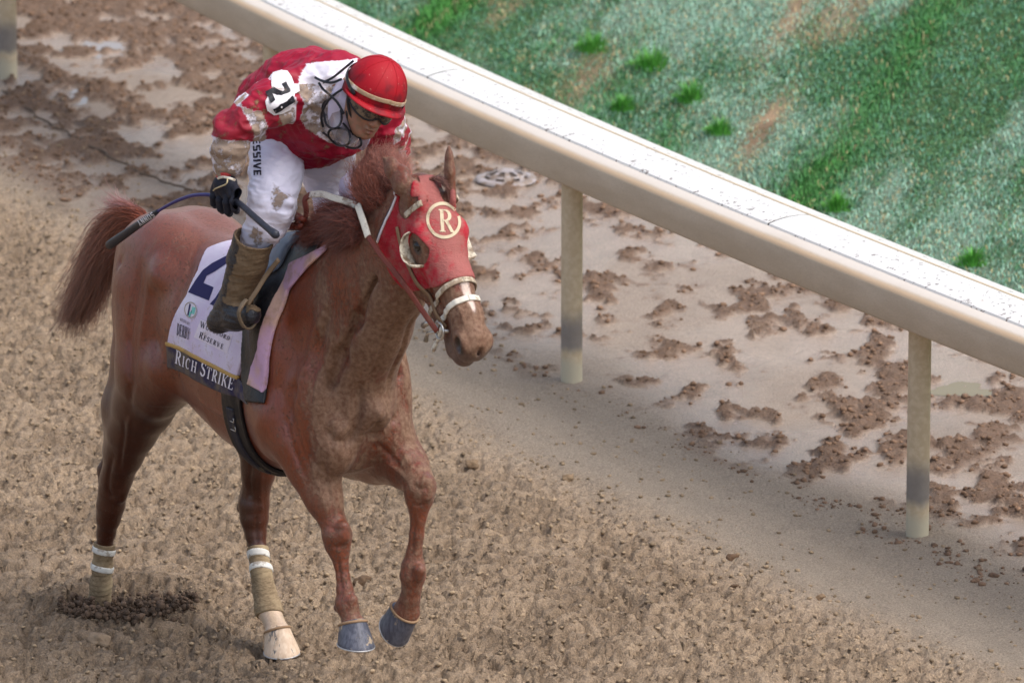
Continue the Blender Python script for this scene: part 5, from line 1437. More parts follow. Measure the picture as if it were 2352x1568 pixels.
decal('badge_stripe', bar(.72, .30, .72, .74, .28) + bar(.50, .06, .52, .40, .14), Q((266, 660), (366, 692), (342, 815), (250, 782)), CL, simple('badge_teal', hexc(120, 196, 186)), scloth, .0024, 6)
decal('event_words', text_quads('KENTUCKY', GL, .12), Q((228, 798), (305, 838), (300, 858), (222, 820)), CL, mblk, scloth, .0022, 8)
decal('event_words', text_quads('DERBY', GL, .04), Q((202, 838), (308, 882), (298, 972), (195, 930)), CL, mblk, scloth, .0022, 8)

# saddle with the black flap, and the folded pink pad in front
saddle = hthing('racing_saddle', v3(.25, 0, 1.6), 'small dark racing saddle with black flaps and girth on the horse back', 'saddle')
mpad = simple('saddle_pad_blue', hexc(118, 128, 146), .5, dict(lo=.56, hi=.68, amt=.4)); 
flap = az((548, 770), (575, 730), (625, 640), (690, 580), (735, 560)); 
fpoly = [(.20, 1.9), (.20, 1.45)] + az((566, 700), (556, 775), (553, 866), (560, 920), (604, 925), (608, 880)) + az((626, 760), (658, 660), (706, 600), (742, 556)) + [(.55, 1.9)]
o, FL = shell('flap', HB, (-.1, -.36, .86), (.72, .36, 1.85), 1.5, .0145, cl_region(fpoly), M_BLACKL, saddle, inner=.002)
ppoly = az((752, 556), (724, 574), (668, 602), (654, 640), (622, 700), (594, 800), (580, 840), (572, 880), (606, 900), (614, 850), (630, 760), (662, 665), (706, 612), (746, 574))
mpk = Mat('folded_pad_cloth', .8, .3); q1 = mpk.noise(6, 4); q2 = mpk.noise(16, 5, .7); mpk.color(mpk.mix(mpk.math('MULTIPLY', mpk.ramp(q2, .46, .74), .8), mpk.mix(mpk.ramp(q1, .4, .6), hexc(196, 160, 190), hexc(204, 168, 152)), hexc(160, 130, 108))); mpk.bump(q2, .004)
pad = hthing('saddle_pad', v3(.45, 0, 1.4), 'pink and tan pad folded over in front of the saddle flap', 'saddle pad')
o, _ = shell('pad_cloth', HB, (-.05, -.38, .85), (.82, .38, 1.85), 1.5, .021, cl_region(ppoly), mpk.m, pad, inner=.006, ripple=lambda X, Y, Z: .006 * np.sin(X * 40 + Z * 17 + 0 * Y) * .5)
spoly = [(.06, 1.9), (.08, 1.56), (.16, 1.50), (.26, 1.49), (.36, 1.52), (.47, 1.58), (.50, 1.9)]
o, _ = shell('seat', HB, (-.12, -.30, 1.38), (.60, .30, 1.85), 1.5, .036, cl_region(spoly), mpad, saddle, inner=.006, k=.03, relax_it=6)
# girth round the belly
gp = az((541, 915), (552, 980), (562, 1020), (593, 1050), (640, 1072), (690, 1082)); gp2 = az((690, 1078), (640, 1040), (618, 990), (606, 936))
gpoly2 = [(p[0], p[1]) for p in gp[:3]] + [(gp[2][0] + .02, .70), (.55, .70)] + gp2[1:]
def girth_reg(X, Y, Z):
    c = .355 - .16 * np.clip((1.15 - Z) / .35, 0, 1) * 0; ctr = .312 + .02 * (Z - .9)
    return np.maximum(np.abs(X - ctr + 0 * Y) - .066, Z - 1.16)
shell('girth', HB, (.1, -.34, .74), (.50, .34, 1.20), 2, .013, girth_reg, M_BLACKL, saddle, inner=.002)
shell('girth_strap', HB, (.12, -.34, .74), (.45, .34, 1.16), 2, .019, lambda X, Y, Z: np.maximum(np.abs(X - .305 - .02 * (Z - .9) + 0 * Y) - .022, Z - 1.10), simple('girth_elastic', hexc(40, 40, 52), .6, dict(lo=.5, hi=.64, amt=.6, col=(120, 108, 84), sc=12)), saddle, inner=.002)
for sy in (-1, 1):
    for zc in (1.02, 1.055):
        r = BODY.ray_cast(Vector((.312, sy * .5, zc)), Vector((0, -sy, 0)), .5)
        if r[0] is not None:
            q = np.array(r[0]) + v3(0, sy * .02, 0); P = [q + v3(.020 * x_, 0, .007 * z_) for x_, z_ in ((-1, -1), (0, -1), (1, -1), (1, 0), (1, 1), (0, 1), (-1, 1), (-1, 0))]
            hpart('buckle', *tube(P, .002, 6, True), M_METAL, saddle)

# ------------------------------------------------------------------ mane, forelock, tail
mhair = Mat('chestnut_hair', .45, .4); mhair.color(mhair.attr('Col', 'Color')); mhair.set(Sheen_Weight=.2)
def hair(name, guides, count, r0, spread, cols, parent, seed=1, seg=12, curl=.02, clump=14, label=None):
    r = np.random.default_rng(seed); G = [catmull(g, seg) for g in guides]; G = np.array(G); ng = len(G)
    cl_t = r.random((clump, 2)); Vs = []; Fs = []; Cs = []; k = 3; off = 0
    for i in range(count):
        c = r.integers(0, clump); t = np.clip(cl_t[c, 0] + r.normal(0, .035), 0, 1) * (ng - 1); a = min(int(t), ng - 2); f = t - a
        P = G[a] * (1 - f) + G[a + 1] * f
        u = np.linspace(0, 1, seg); L = .38 + .62 * r.random() ** .7; P = np.stack([np.interp(u * L, u, P[:, j]) for j in range(3)], 1)
        jit = r.normal(0, 1, 3) * spread; rj = r.normal(0, 1, 3) * spread * .45
        cj = np.array([math.sin(c * 3.1), math.cos(c * 5.3), math.sin(c * 1.7)]) * spread * 1.2
        ph = r.random(3) * 6.28; wv = np.stack([np.sin(u * (4 + 3 * r.random()) + ph[j]) for j in range(3)], 1) * curl * u[:, None]
        P = P + rj * (1 - u[:, None]) + (jit + cj) * u[:, None] ** 1.2 + wv
        fly = (r.random() < .16)
        if fly: P = P + r.normal(0, 1, 3) * spread * 1.9 * u[:, None] ** 2
        V, F = tube(P, r0 * (1 - .85 * u) * (.6 + .8 * r.random()), k)
        F = [q for q in F if len(q) == 4]
        col = np.array(cols[0]) * (1 - u[:, None]) + np.array(cols[1]) * u[:, None]; col = col * (.5 + .9 * r.random()) * (.75 + .5 * ((c * 37) % 10) / 10)
        Vs.append(V); Fs.append(np.array(F) + off); Cs.append(np.repeat(col, k, 0)); off += len(V)
    o = hpart(name, np.concatenate(Vs), np.concatenate(Fs), mhair.m, parent, col=np.concatenate(Cs))
    return o
hc0, hc1 = hexc(96, 42, 28), hexc(126, 72, 58)
hair('tail', [
    [J(345, 520, 0), J(322, 492, .02), J(285, 487, .05), J(240, 520, .07), J(205, 590, .06), J(165, 680, .04), J(140, 735, .03)],
    [J(343, 525, 0), J(318, 505, .02), J(275, 510, .05), J(235, 560, .07), J(205, 640, .06), J(175, 710, .04), J(150, 755, .03)],
    [J(341, 530, 0), J(312, 525, .02), J(272, 545, .04), J(240, 590, .06), J(215, 660, .05), J(190, 715, .03), J(178, 755, .02)],
    [J(339, 535, 0), J(308, 548, .02), J(278, 580, .03), J(252, 610, .04), J(235, 650, .04), J(215, 690, .03), J(205, 720, .02)]],
    6000, .0015, .020, (hexc(150, 70, 42), hexc(146, 96, 74)), horse, 5, 16, .030, 40)
hair('tail_wisps', [[J(335, 515, 0), J(315, 480, .02), J(290, 462, .03), J(272, 440, .03)], [J(330, 520, 0), J(290, 500, .04), J(240, 495, .05), J(205, 476, .05)], [J(330, 530, 0), J(290, 545, .04), J(265, 580, .05), J(258, 610, .05)]],
    700, .0014, .016, (hexc(150, 80, 60), hexc(190, 140, 136)), horse, 8, 12, .01, 9)
# lower mane blown back along the near side
hair('mane', [
    [J(752, 560, .01), J(735, 548, .05), J(716, 548, .09), J(700, 560, .11)],
    [J(775, 545, .01), J(750, 530, .05), J(722, 532, .09), J(700, 545, .11)],
    [J(800, 528, .01), J(768, 508, .05), J(735, 508, .09), J(708, 520, .11)],
    [J(820, 515, .01), J(790, 490, .05), J(752, 486, .09), J(722, 495, .10)],
    [J(842, 505, .01), J(815, 482, .05), J(785, 478, .09), J(750, 480, .10)]],
    4200, .0015, .013, (hexc(112, 50, 36), hexc(140, 76, 60)), horse, 11, 12, .026, 30)
hair('mane', [
    [J(846, 545, .05), J(820, 540, .12), J(790, 552, .14), J(745, 566, .13)],
    [J(852, 520, .03), J(825, 512, .12), J(790, 520, .14), J(735, 540, .13)],
    [J(850, 500, .02), J(820, 495, .11), J(780, 500, .13), J(730, 518, .12)]],
    2200, .0015, .013, (hexc(100, 44, 32), hexc(132, 70, 54)), horse, 12, 12, .026, 20)
# upper mane whirling up behind the ears
hair('mane', [
    [J(862, 498, .0), J(842, 470, .04), J(826, 440, .06), J(824, 405, .05), J(836, 372, .03)],
    [J(880, 485, .0), J(862, 455, .04), J(846, 420, .06), J(842, 385, .05), J(856, 358, .02)],
    [J(900, 470, .0), J(884, 440, .04), J(868, 405, .05), J(862, 372, .03), J(880, 352, .0)],
    [J(920, 455, .0), J(908, 425, .03), J(892, 392, .03), J(885, 368, .01), J(905, 356, -.02)],
    [J(938, 445, .0), J(930, 418, .02), J(918, 392, .01), J(912, 376, -.01), J(932, 372, -.03)]],
    5000, .0014, .016, (hexc(122, 58, 40), hexc(172, 110, 94)), horse, 13, 12, .028, 32)
hair('mane', [
    [J(860, 500, .03), J(840, 478, .09), J(828, 452, .10), J(826, 425, .09), J(838, 400, .07)],
    [J(880, 490, .04), J(858, 465, .08), J(844, 440, .09), J(842, 412, .08), J(856, 390, .06)],
    [J(905, 475, .04), J(880, 452, .07), J(864, 430, .08), J(862, 405, .07), J(876, 385, .05)]],
    2200, .0014, .013, (hexc(124, 58, 40), hexc(156, 88, 68)), horse, 14, 12, .024, 20)
hair('forelock', [[J(985, 415, .0), J(1000, 410, -.02), J(1018, 418, -.03), J(1030, 430, -.03)], [J(990, 412, -.01), J(1008, 408, -.03), J(1026, 420, -.04), J(1036, 436, -.04)]],
    160, .0022, .006, (hexc(110, 60, 46), hexc(140, 100, 86)), horse, 15, 10, .006, 5)

# ================================================================== the jockey
def cdir(x, u, t):
    """direction in the horse frame from sideways / upwards / towards-the-stand components"""
    wv = np.array([x, 0, 0.]) + u * np.array([0, math.sin(PITCH), math.cos(PITCH)]) - t * np.array([0, math.cos(PITCH), -math.sin(PITCH)])
    return np.array([wv[0] * _c + wv[1] * _s, -wv[0] * _s + wv[1] * _c, wv[2]])
jockey = hthing('person', v3(.4, 0, 1.5), 'jockey in muddy red and white silks and red helmet leaning over the horse neck', 'person')

hipR, hipL = J(640, 325, .105), J(745, 345, -.105)
knR, knL = J(624, 478, .235), J(775, 470, -.21)
anR = J(540, 695, .328); anL = anR * [1, -1, 1]
C7 = J(778, 185, .0); mid = J(702, 205, .0); rump = J(622, 235, .01)
shR, shL = J(668, 222, .165), J(868, 262, -.165)
elR, elL = J(532, 298, .40), J(892, 335, -.25)
wrR, wrL = J(521, 398, .42), J(830, 425, -.08)
hC = J(863, 203, .0)
hU = cdir(.45, .80, .40); hU /= np.linalg.norm(hU); hF = cdir(.30, -.60, .74); hF -= (hF @ hU) * hU; hF /= np.linalg.norm(hF); hL = np.cross(hU, hF)    # up, forward, left
def hp(f, l, u): return hC + hF * f + hL * l + hU * u
HMJ = [hF, hL, hU]

B = Field((-.10, -.58, 1.36), (1.22, .50, 2.66), .006)
B.chain([(rump, .09), (mid, .10), (C7, .07)], f=.8, k=.05)
B.chain([(shR, .05), (elR, .036), (wrR, .026)], k=.03); B.chain([(shL, .05), (elL, .036), (wrL, .026)], k=.03)
B.chain([(shR, .06), (C7, .07), (shL, .06)], k=.04)
B.chain([(rump, .09), (hipR, .08), (knR, .05), (anR, .028)], k=.04); B.chain([(rump, .09), (hipL, .08), (knL, .05), (anL, .028)], k=.04)
for a_, b_ in ((J(503, 738, .355), J(570, 722, .33)), (J(503, 738, .355) * [1, -1, 1], J(570, 722, .33) * [1, -1, 1])): B.rc(a_, b_, .020, .018, k=.02)
B.rc(C7, hp(-.03, 0, -.08), .052, .050, k=.03)
B.ell(hp(-.005, 0, -.01), (.096, .077, .10), HMJ, k=.02)                       # skull
B.ell(hp(.045, 0, -.085), (.058, .056, .075), HMJ, k=.03)                      # face
B.ell(hp(.078, 0, -.152), (.024, .026, .022), HMJ, k=.02)                      # chin
B.rc(hp(.086, 0, -.045), hp(.112, 0, -.088), .010, .0125, k=.012)              # nose
for sy in (-1, 1):
    B.ell(hp(.108, sy * .012, -.092), (.011, .009, .008), HMJ, k=.008)         # nostril wings
    B.ell(hp(.070, sy * .040, -.072), (.026, .022, .022), HMJ, k=.015)         # cheekbones
    B.ell(hp(.000, sy * .078, -.062), (.020, .010, .030), HMJ, k=.006)         # ears
    B.ell(hp(.006, sy * .088, -.060), (.009, .006, .016), HMJ, k=.004, mode='s')
    B.rc(hp(.015, sy * .058, -.105), hp(.065, sy * .028, -.150), .024, .018, k=.02)
    B.ell(hp(.098, sy * .031, -.036), (.014, .018, .012), HMJ, k=.01, mode='s')
B.ell(hp(.100, 0, -.116), (.014, .026, .0065), HMJ, k=.008); B.ell(hp(.098, 0, -.130), (.013, .022, .0075), HMJ, k=.008)
B.ell(hp(.112, 0, -.1225), (.014, .019, .0035), HMJ, k=.004, mode='s')
bV, bF = nets(B.d, B.lo, B.res); bV = relax(bV, bF, 2)
msk = Mat('skin', .5, .4); ns = msk.noise(40, 5, .65); msk.color(msk.mix(msk.math('MULTIPLY', msk.ramp(ns, .44, .58), .65), msk.attr('Col', 'Color'), hexc(134, 108, 86))); msk.set(Subsurface_Weight=.08)
q = bV - hp(.112, 0, -.124); lip = np.exp(-((q @ hF / .03) ** 2 + (q @ hL / .024) ** 2 + (q @ hU / .011) ** 2))[:, None]
bc = np.array(hexc(158, 110, 88)) * (1 - lip) + np.array(hexc(138, 70, 66)) * lip
hpart('body', bV, bF, msk.m, jockey, col=bc)

def cloth_mat(name, mudlo=.50, mudamt=.8, sc=10, rough=.6):
    m = Mat(name, rough, .35); n = m.noise(sc, 7, .72); f = m.math('MULTIPLY', m.ramp(m.math('ADD', n, m.math('MULTIPLY', m.math('SUBTRACT', m.attr('mud'), .5), .34)), mudlo - .02, mudlo + .09), mudamt)
    m.color(m.mix(f, m.attr('Col', 'Color'), m.mix(m.noise(60, 4), hexc(104, 82, 56), hexc(160, 132, 98)))); m.rough(m.math('ADD', rough, m.math('MULTIPLY', f, .2)))
    m.bump(f, .003); m.bump(m.noise(26, 4, .6), .003); return m.m

def folds(V, F, amp, sc, seed, dirv=(1, 1, 1)):
    N = normals(V, F); q = V * np.array(dirv) * sc
    w1 = fbm3(q[:, 0] + 20, q[:, 1] + 20, q[:, 2] + 20, seed, 3); w2 = fbm3(q[:, 0] * 2.3 + 9, q[:, 1] * 2.3 + 9, q[:, 2] * 2.3 + 9, seed + 5, 2)
    r = 1 - np.abs(w1 * 2 - 1) * 2.2; r2 = 1 - np.abs(w2 * 2 - 1) * 2.0
    return V + N * (amp * (r * .7 + r2 * .4 - .3))[:, None]

# ---- silks
K = Field((-.05, -.56, 1.92), (1.15, .46, 2.62), .0055)
K.chain([(rump + v3(.03, 0, .0), .125), (mid, .140), (J(752, 205, 0), .125), (C7, .09)], f=.82, k=.05)
K.chain([(rump + v3(.06, 0, -.06), .13), (J(700, 285, 0), .145), (J(770, 285, -.02), .12)], f=.80, k=.06)
K.rc(J(655, 290, .06), J(710, 330, .02), .085, .05, k=.05)
K.rc(J(760, 325, -.05), J(700, 330, .03), .05, .05, k=.05)
K.chain([(shR, .085), (C7 + v3(-.02, 0, -.02), .085), (shL, .085)], k=.05)
K.chain([(shR, .085), (J(622, 240, .26), .075), (J(575, 270, .34), .066), (elR, .062), (J(527, 335, .41), .058), (J(524, 372, .415), .049), (J(522, 388, .42), .040)], k=.03)
K.chain([(shL, .085), (J(888, 300, -.21), .072), (elL, .066), (J(872, 372, -.18), .055), (J(840, 410, -.10), .042)], k=.03)
K.rc(J(575, 285, .33), J(600, 300, .28), .030, .030, k=.03)
kV, kF = nets(K.d, K.lo, K.res); kV = relax(kV, kF, 3)
kV = folds(kV, kF, .020, 10, 4, (1.0, .7, 1.3)); kN = normals(kV, kF)
def seg_param(V, pts):
    best = np.full(len(V), 1e9); par = np.zeros(len(V)); acc = 0.0
    for a, b in zip(pts[:-1], pts[1:]):
        e = b - a; t = np.clip(((V - a) @ e) / (e @ e), 0, 1); d = np.linalg.norm(V - a - t[:, None] * e, axis=1); L = np.linalg.norm(e)
        m = d < best; best[m] = d[m]; par[m] = acc + t[m] * L; acc += L
    return best, par
red, redd, whi = np.array(hexc(152, 8, 44)), np.array(hexc(150, 16, 36)), np.array(hexc(232, 226, 236))
kc = np.tile(red, (len(kV), 1)); mudk = np.full(len(kV), .50)
# white yoke: seen against the spine line, as panel on back and chest
SP = lambda v: np.stack([1176 + 0 * v[:, 0], v[:, 0], v[:, 2]], 1)
def pj(V):
    Wd = to_world(V) - CAM; z = Wd @ np.array([0, math.cos(PITCH), -math.sin(PITCH)]); return np.stack([1176 + FPX * Wd[:, 0] / z, 784 - FPX * (Wd @ np.array([0, math.sin(PITCH), math.cos(PITCH)])) / z], 1)
e_ = C7 - rump; e_ /= np.linalg.norm(e_); along = (kV - rump) @ e_
Lsp = np.linalg.norm(C7 - rump)
pk = pj(kV) + (fbm3(kV[:, 0] * 12, kV[:, 1] * 12, kV[:, 2] * 12, 3, 2)[:, None] - .5) * 5
yoke = poly_sdf(pk[:, 0], pk[:, 1], [(703, 146), (820, 134), (815, 200), (838, 300), (812, 338), (754, 328), (702, 294), (690, 272), (700, 240), (686, 209), (686, 180)]) < 0
dR, pR = seg_param(kV, [shR, elR, wrR]); dL, pL = seg_param(kV, [shL, elL, wrL])
LuR = np.linalg.norm(elR - shR); LuL = np.linalg.norm(elL - shL)
kc[yoke] = whi; mudk[yoke] = .9
def sleeve(d, p, Lu, onarm):
    w = onarm & (p > .0)
    b = np.zeros(len(kV), int)
    b[p < Lu * .38] = 1; b[(p >= Lu * .38) & (p < Lu * .60)] = 0; b[(p >= Lu * .60) & (p < Lu * .82)] = 1; b[(p >= Lu * .82) & (p < Lu * 1.10)] = 0; b[p >= Lu * 1.10] = 1
    kc[w & (b == 1)] = whi; kc[w & (b == 0)] = np.array(hexc(148, 28, 48)); mudk[w] = np.where(b[w] == 1, 1.0, .55)
sleeve(dR, pR, LuR, (pR > .015) & (dR < .11) & (dR < dL) & (kV[:, 1] < -.19))
sleeve(dL, pL, LuL, (pL > .015) & (dL < .11) & (dL < dR) & (kV[:, 1] > .19))
mudk = mudk * (.25 + .75 * sstep(-.2, .5, kN[:, 0] + .3 * -kN[:, 1]))
mudk[yoke & (kV[:, 2] > 2.40)] = .3; low_ = kV[:, 2] < 2.18; kc[low_ & ~yoke] *= .85  # lower silk darkened: shade of the underside painted into its colour
hpart('silks', kV, kF, cloth_mat('silks_cloth', .585, .85, 22, .5), jockey, col=kc, attrs={'mud': mudk})
SILK = bvh_of(kV, kF)

# ---- breeches
P_ = Field((.0, -.40, 1.70), (.95, .34, 2.34), .0055)
P_.chain([(rump + v3(.06, 0, -.06), .11), (hipR, .098), (J(634, 400, .17), .090), (J(626, 450, .215), .080), (J(624, 482, .235), .074), (J(612, 512, .25), .062), (J(596, 540, .262), .056), (J(584, 566, .27), .050)], k=.04)
P_.chain([(rump + v3(.06, 0, -.06), .11), (hipL, .098), (J(755, 400, -.16), .088), (knL, .075), (J(765, 520, -.24), .06)], k=.04)
P_.rc(hipR, hipL, .09, .09, k=.05)
P_.rc(J(650, 498, .235), J(660, 465, .22), .018, .022, k=.05)
P_.rc(J(585, 514, .25), J(630, 534, .25), .034, .026, k=.03)
pV, pF = nets(P_.d, P_.lo, P_.res); pV = relax(pV, pF, 3)
pV = folds(pV, pF, .009, 11, 9, (.8, 1, 2.0)); 
PANT = bvh_of(pV, pF); hA = lambda a, b: (lambda r: r if r is not None else J(a, b, .25))(hit(a, b, PANT)[0])
pc = np.tile(np.array(hexc(222, 220, 238)), (len(pV), 1)); q1 = pV - hA(645, 447)
mudp = 1.0 * np.exp(-((q1[:, 0] / .045) ** 2 + (q1[:, 1] / .04) ** 2 + (q1[:, 2] / .08) ** 2)); q2 = pV - hA(590, 552)
mudp += .75 * np.exp(-((q2 / .075) ** 2).sum(1)); mudp += .5 * np.exp(-(((pV - hA(697, 372)) / .05) ** 2).sum(1))
hpart('breeches', pV, pF, cloth_mat('breeches_cloth', .52, .85, 22, .45), jockey, col=pc, attrs={'mud': mudp - .05})
PANT = bvh_of(pV, pF)
decal('breeches_lettering', text_quads('ESSIVE', SANS, .10), ((598.5, 318), (601, 404), (583.5, 404), (581, 320)), PANT, mblk, jockey, .002, 6)

# ---- boots
mbt = Mat('riding_boot', .38, .5); bn = mbt.noise(11, 7, .7); bz = mbt.t.nodes.new('ShaderNodeSeparateXYZ'); mbt.t.links.new(mbt.co(), bz.inputs[0])
fm = mbt.ramp(mbt.math('ADD', bn, mbt.math('MULTIPLY', mbt.attr('mud'), .30)), .60, .66)
mbt.color(mbt.mix(fm, hexc(34, 36, 44), mbt.mix(mbt.noise(40, 5), hexc(84, 68, 50), hexc(134, 112, 86)))); mbt.rough(mbt.math('ADD', .32, mbt.math('MULTIPLY', fm, .5))); mbt.bump(fm, .005); mbt.bump(mbt.noise(38, 5, .7), .006)
def boot(top, ank, heel, toe, r0, sy):
    lo = np.minimum.reduce([top, ank, heel, toe]) - .09; hi = np.maximum.reduce([top, ank, heel, toe]) + .09; G = Field(lo, hi, .004)
    kn = top * .65 + ank * .35
    G.chain([(top, r0), (kn, r0 * .97), (ank + (top - ank) * .25, r0 * .80), (ank, r0 * .74)], k=.02)
    G.chain([(ank, r0 * .74), (heel * .5 + ank * .5, .044), (heel, .040)], k=.03)
    G.chain([(heel, .040), (heel * .5 + toe * .5, .044), (toe, .036)], k=.02); G.rc(ank, heel * .35 + toe * .65, .040, .032, k=.04)
    ax = (ank - top) / np.linalg.norm(ank - top)
    G.put(lambda X, Y, Z: -((X - top[0]) * ax[0] + (Y - top[1]) * ax[1] + (Z - top[2]) * ax[2]) * -1 * -1 + 0 * X, lo, hi, 0, 's') if False else None
    X, Y, Z = G.grid(); cut = -((X - top[0]) * ax[0] + (Y - top[1]) * ax[1] + (Z - top[2]) * ax[2]); G.d = np.maximum(G.d, cut.astype(np.float32))
    G.rc(top + ax * .01, top - ax * .02, r0 - .006, r0 - .006, k=0.002, mode='s')
    V, F = nets(G.d, G.lo, G.res); V = relax(V, F, 2); V = folds(V, F, .004, 16, 3, (.6, .6, 2.4))
    N = normals(V, F); tt = (V - top) @ ax; L = np.linalg.norm(ank - top)
    md = .55 + .45 * sstep(-.1, .5, N @ cdir(.5, 0, .85)) - .55 * sstep(.0, -.6, N @ cdir(.8, 0, .3)) - .9 * sstep(L * .92, L * 1.12, tt)
    md = md - 1.1 * sstep(ank[2] + .015, ank[2] - .015, V[:, 2])
    return hpart('boot', V, F, mbt.m, jockey, attrs={'mud': np.clip(md, -.8, 1)})
bR = boot(J(583, 546, .305), J(540, 692, .325), J(503, 738, .355), J(578, 722, .33), .074, -1)
bL = boot(J(583, 546, .305) * [1, -1, 1], J(540, 692, .325) * [1, -1, 1], J(503, 738, .355) * [1, -1, 1], J(578, 722, .33) * [1, -1, 1], .074, 1)

# ---- helmet
mhe = Mat('helmet_silk_cover', .62, .3); g1 = mhe.noise(4.5, 4, .6); g2 = mhe.noise(90, 3)
hcx = mhe.mix(mhe.ramp(g1, .44, .56), hexc(160, 5, 26), hexc(112, 14, 28)); mhe.color(mhe.mix(mhe.math('MULTIPLY', mhe.ramp(g2, .66, .74), .4), hcx, hexc(206, 140, 130))); mhe.bump(g1, .003)
def dome(a, b, c, z0, n=56, m=24, off=0.0, cut=lambda th: 0.0):
    V = []; F = []
    for i in range(m + 1):
        for j in range(n):
            th = j / n * 2 * math.pi; ph = math.radians(90) * (1 - i / m) ; zb = z0 + cut(th)
            z = zb + (c + off - zb) * math.sin(ph) if i < m else zb
            rr = math.sqrt(max(0, 1 - (z / (c + off)) ** 2)) if z > 0 else 1 - .10 * (z / c) ** 2
            V.append(hp((a + off) * rr * math.cos(th), (b + off) * rr * math.sin(th), z))
    for i in range(m):
        for j in range(n): F.append((i * n + j, (i + 1) * n + j, (i + 1) * n + (j + 1) % n, i * n + (j + 1) % n))
    return np.array(V), F
cutf = lambda th: -.030 * (1 - math.cos(th)) * .5 - .012 * abs(math.sin(th))
HA, HBr, HC = .124, .112, .122
V, F = dome(HA, HBr, HC, -.022, cut=cutf)
helmet = hpart('helmet', V, F, mhe.m, jockey)
# folded seams of the cover and the button
for k in range(4):
    a0_ = k * math.pi / 4 + .2; P = []
    for ph in np.linspace(-.1, math.pi + .1, 50):
        x, z = math.cos(ph), math.sin(ph)
        P.append(hp((HA + .0005) * x * math.cos(a0_), (HBr + .0005) * x * math.sin(a0_), (HC + .0005) * z))
    link('cover_seam', raw_mesh('cover_seam', *[(v - hbase(jockey), f) for v, f in [tube(np.array(P), .0011, 5)]][0], mhe.m), helmet)
def ringpts(z, off, n=72, drop=cutf):
    out = []
    for j in range(n):
        th = j / n * 2 * math.pi; zz = z + drop(th) * .9; rr = math.sqrt(max(0, 1 - (zz / HC) ** 2)) if zz > 0 else 1 - .05 * (zz / HC) ** 2
        out.append(hp((HA + off) * rr * math.cos(th), (HBr + off) * rr * math.sin(th), zz))
    return np.array(out)
mband = Mat('helmet_band', .6, .3); bq = mband.t.nodes.new('ShaderNodeSeparateXYZ'); mband.t.links.new(mband.co(), bq.inputs[0])
mband.color(mudmix(mband, hexc(226, 218, 208), col=(160, 130, 96), lo=.40, hi=.52, amt=.9, sc=11)); mband.bump(mband.noise(60, 4), .003)
P = ringpts(.022, .004); Nn = P - hC; V, F = ribbon(np.concatenate([P, P[:2]]), np.concatenate([Nn, Nn[:2]]), .016, .004)
link('band', raw_mesh('band', V - hbase(jockey), F, mband.m), helmet)
# peak
V = []; F = []; n = 40; rows = [(.0, .0), (.016, -.004), (.030, -.011), (.034, -.015), (.030, -.018), (.014, -.011), (.0, -.008)]
for i in range(n + 1):
    th = math.radians(-88 + 176 * i / n); tp = math.cos(math.radians(-88 + 176 * i / n)) ** .55
    for ex, dz in rows: V.append(hp((HA + ex * tp + .001) * math.cos(th), (HBr + ex * tp * .8 + .001) * math.sin(th), -.008 + dz * tp + cutf(th) * .7))
k = len(rows)
for i in range(n):
    for j in range(k): F.append((i * k + j, i * k + (j + 1) % k, (i + 1) * k + (j + 1) % k, (i + 1) * k + j))
link('peak', raw_mesh('peak', np.array(V) - hbase(jockey), F, mhe.m), helmet)
mstr = simple('black_strap', hexc(22, 24, 32), .5, dict(lo=.56, hi=.68, amt=.4, sc=24))
# goggle strap round the helmet
P = []; 
for th in np.linspace(math.radians(62), math.radians(298), 60):
    z = -.018 + .038 * math.sin((th - math.radians(62)) / math.radians(236) * math.pi)
    rr = math.sqrt(max(0, 1 - (max(z, 0) / HC) ** 2)); P.append(hp((HA + .006) * rr * math.cos(th), (HBr + .006) * rr * math.sin(th), z))
P = np.array(P); V, F = ribbon(P, P - hC, .016, .003); hpart('goggle_strap', V, F, mstr, jockey)
for sy in (-1, 1):
    P = catmull([hp(.005, sy * .108, -.02), hp(.018, sy * .092, -.07), hp(.045, sy * .062, -.12), hp(.066, sy * .03, -.168), hp(.07, 0, -.180)], 26)
    V, F = ribbon(P, P - hp(.02, 0, -.1), .013, .003); hpart('chin_strap', V, F, mstr, jockey)
# goggles on the face
mlens = Mat('goggle_lens', .12, .6); ln_ = mlens.noise(26, 6, .7); mlens.color(mlens.mix(mlens.ramp(ln_, .42, .58), hexc(38, 38, 44), hexc(124, 104, 84))); mlens.rough(mlens.math('ADD', .1, mlens.math('MULTIPLY', mlens.ramp(ln_, .42, .58), .6)))
V = []; F = []; n = 44; rows = []
for i in range(n + 1):
    th = math.radians(-82 + 164 * i / n); up_ = -.022; dn = -.082 + .022 * math.exp(-((th / .28) ** 2)) + .02 * (abs(th) / 1.43) ** 3
    for u in np.linspace(0, 1, 7):
        z = up_ * (1 - u) + dn * u; bl = math.sin(math.pi * u) * .008
        V.append(hp((.112 + bl) * math.cos(th) + .006, (.090 + bl) * math.sin(th), z))
for i in range(n):
    for j in range(6): F.append((i * 7 + j, i * 7 + j + 1, (i + 1) * 7 + j + 1, (i + 1) * 7 + j))
gg = hpart('goggles', np.array(V), F, mlens.m, jockey)
edge = [V[i * 7] for i in range(n + 1)] + [V[i * 7 + 6] for i in range(n, -1, -1)]
link('goggle_frame', raw_mesh('goggle_frame', *[(v - hbase(jockey), f) for v, f in [tube(np.array(edge), .0042, 8, True)]][0], mstr), gg)

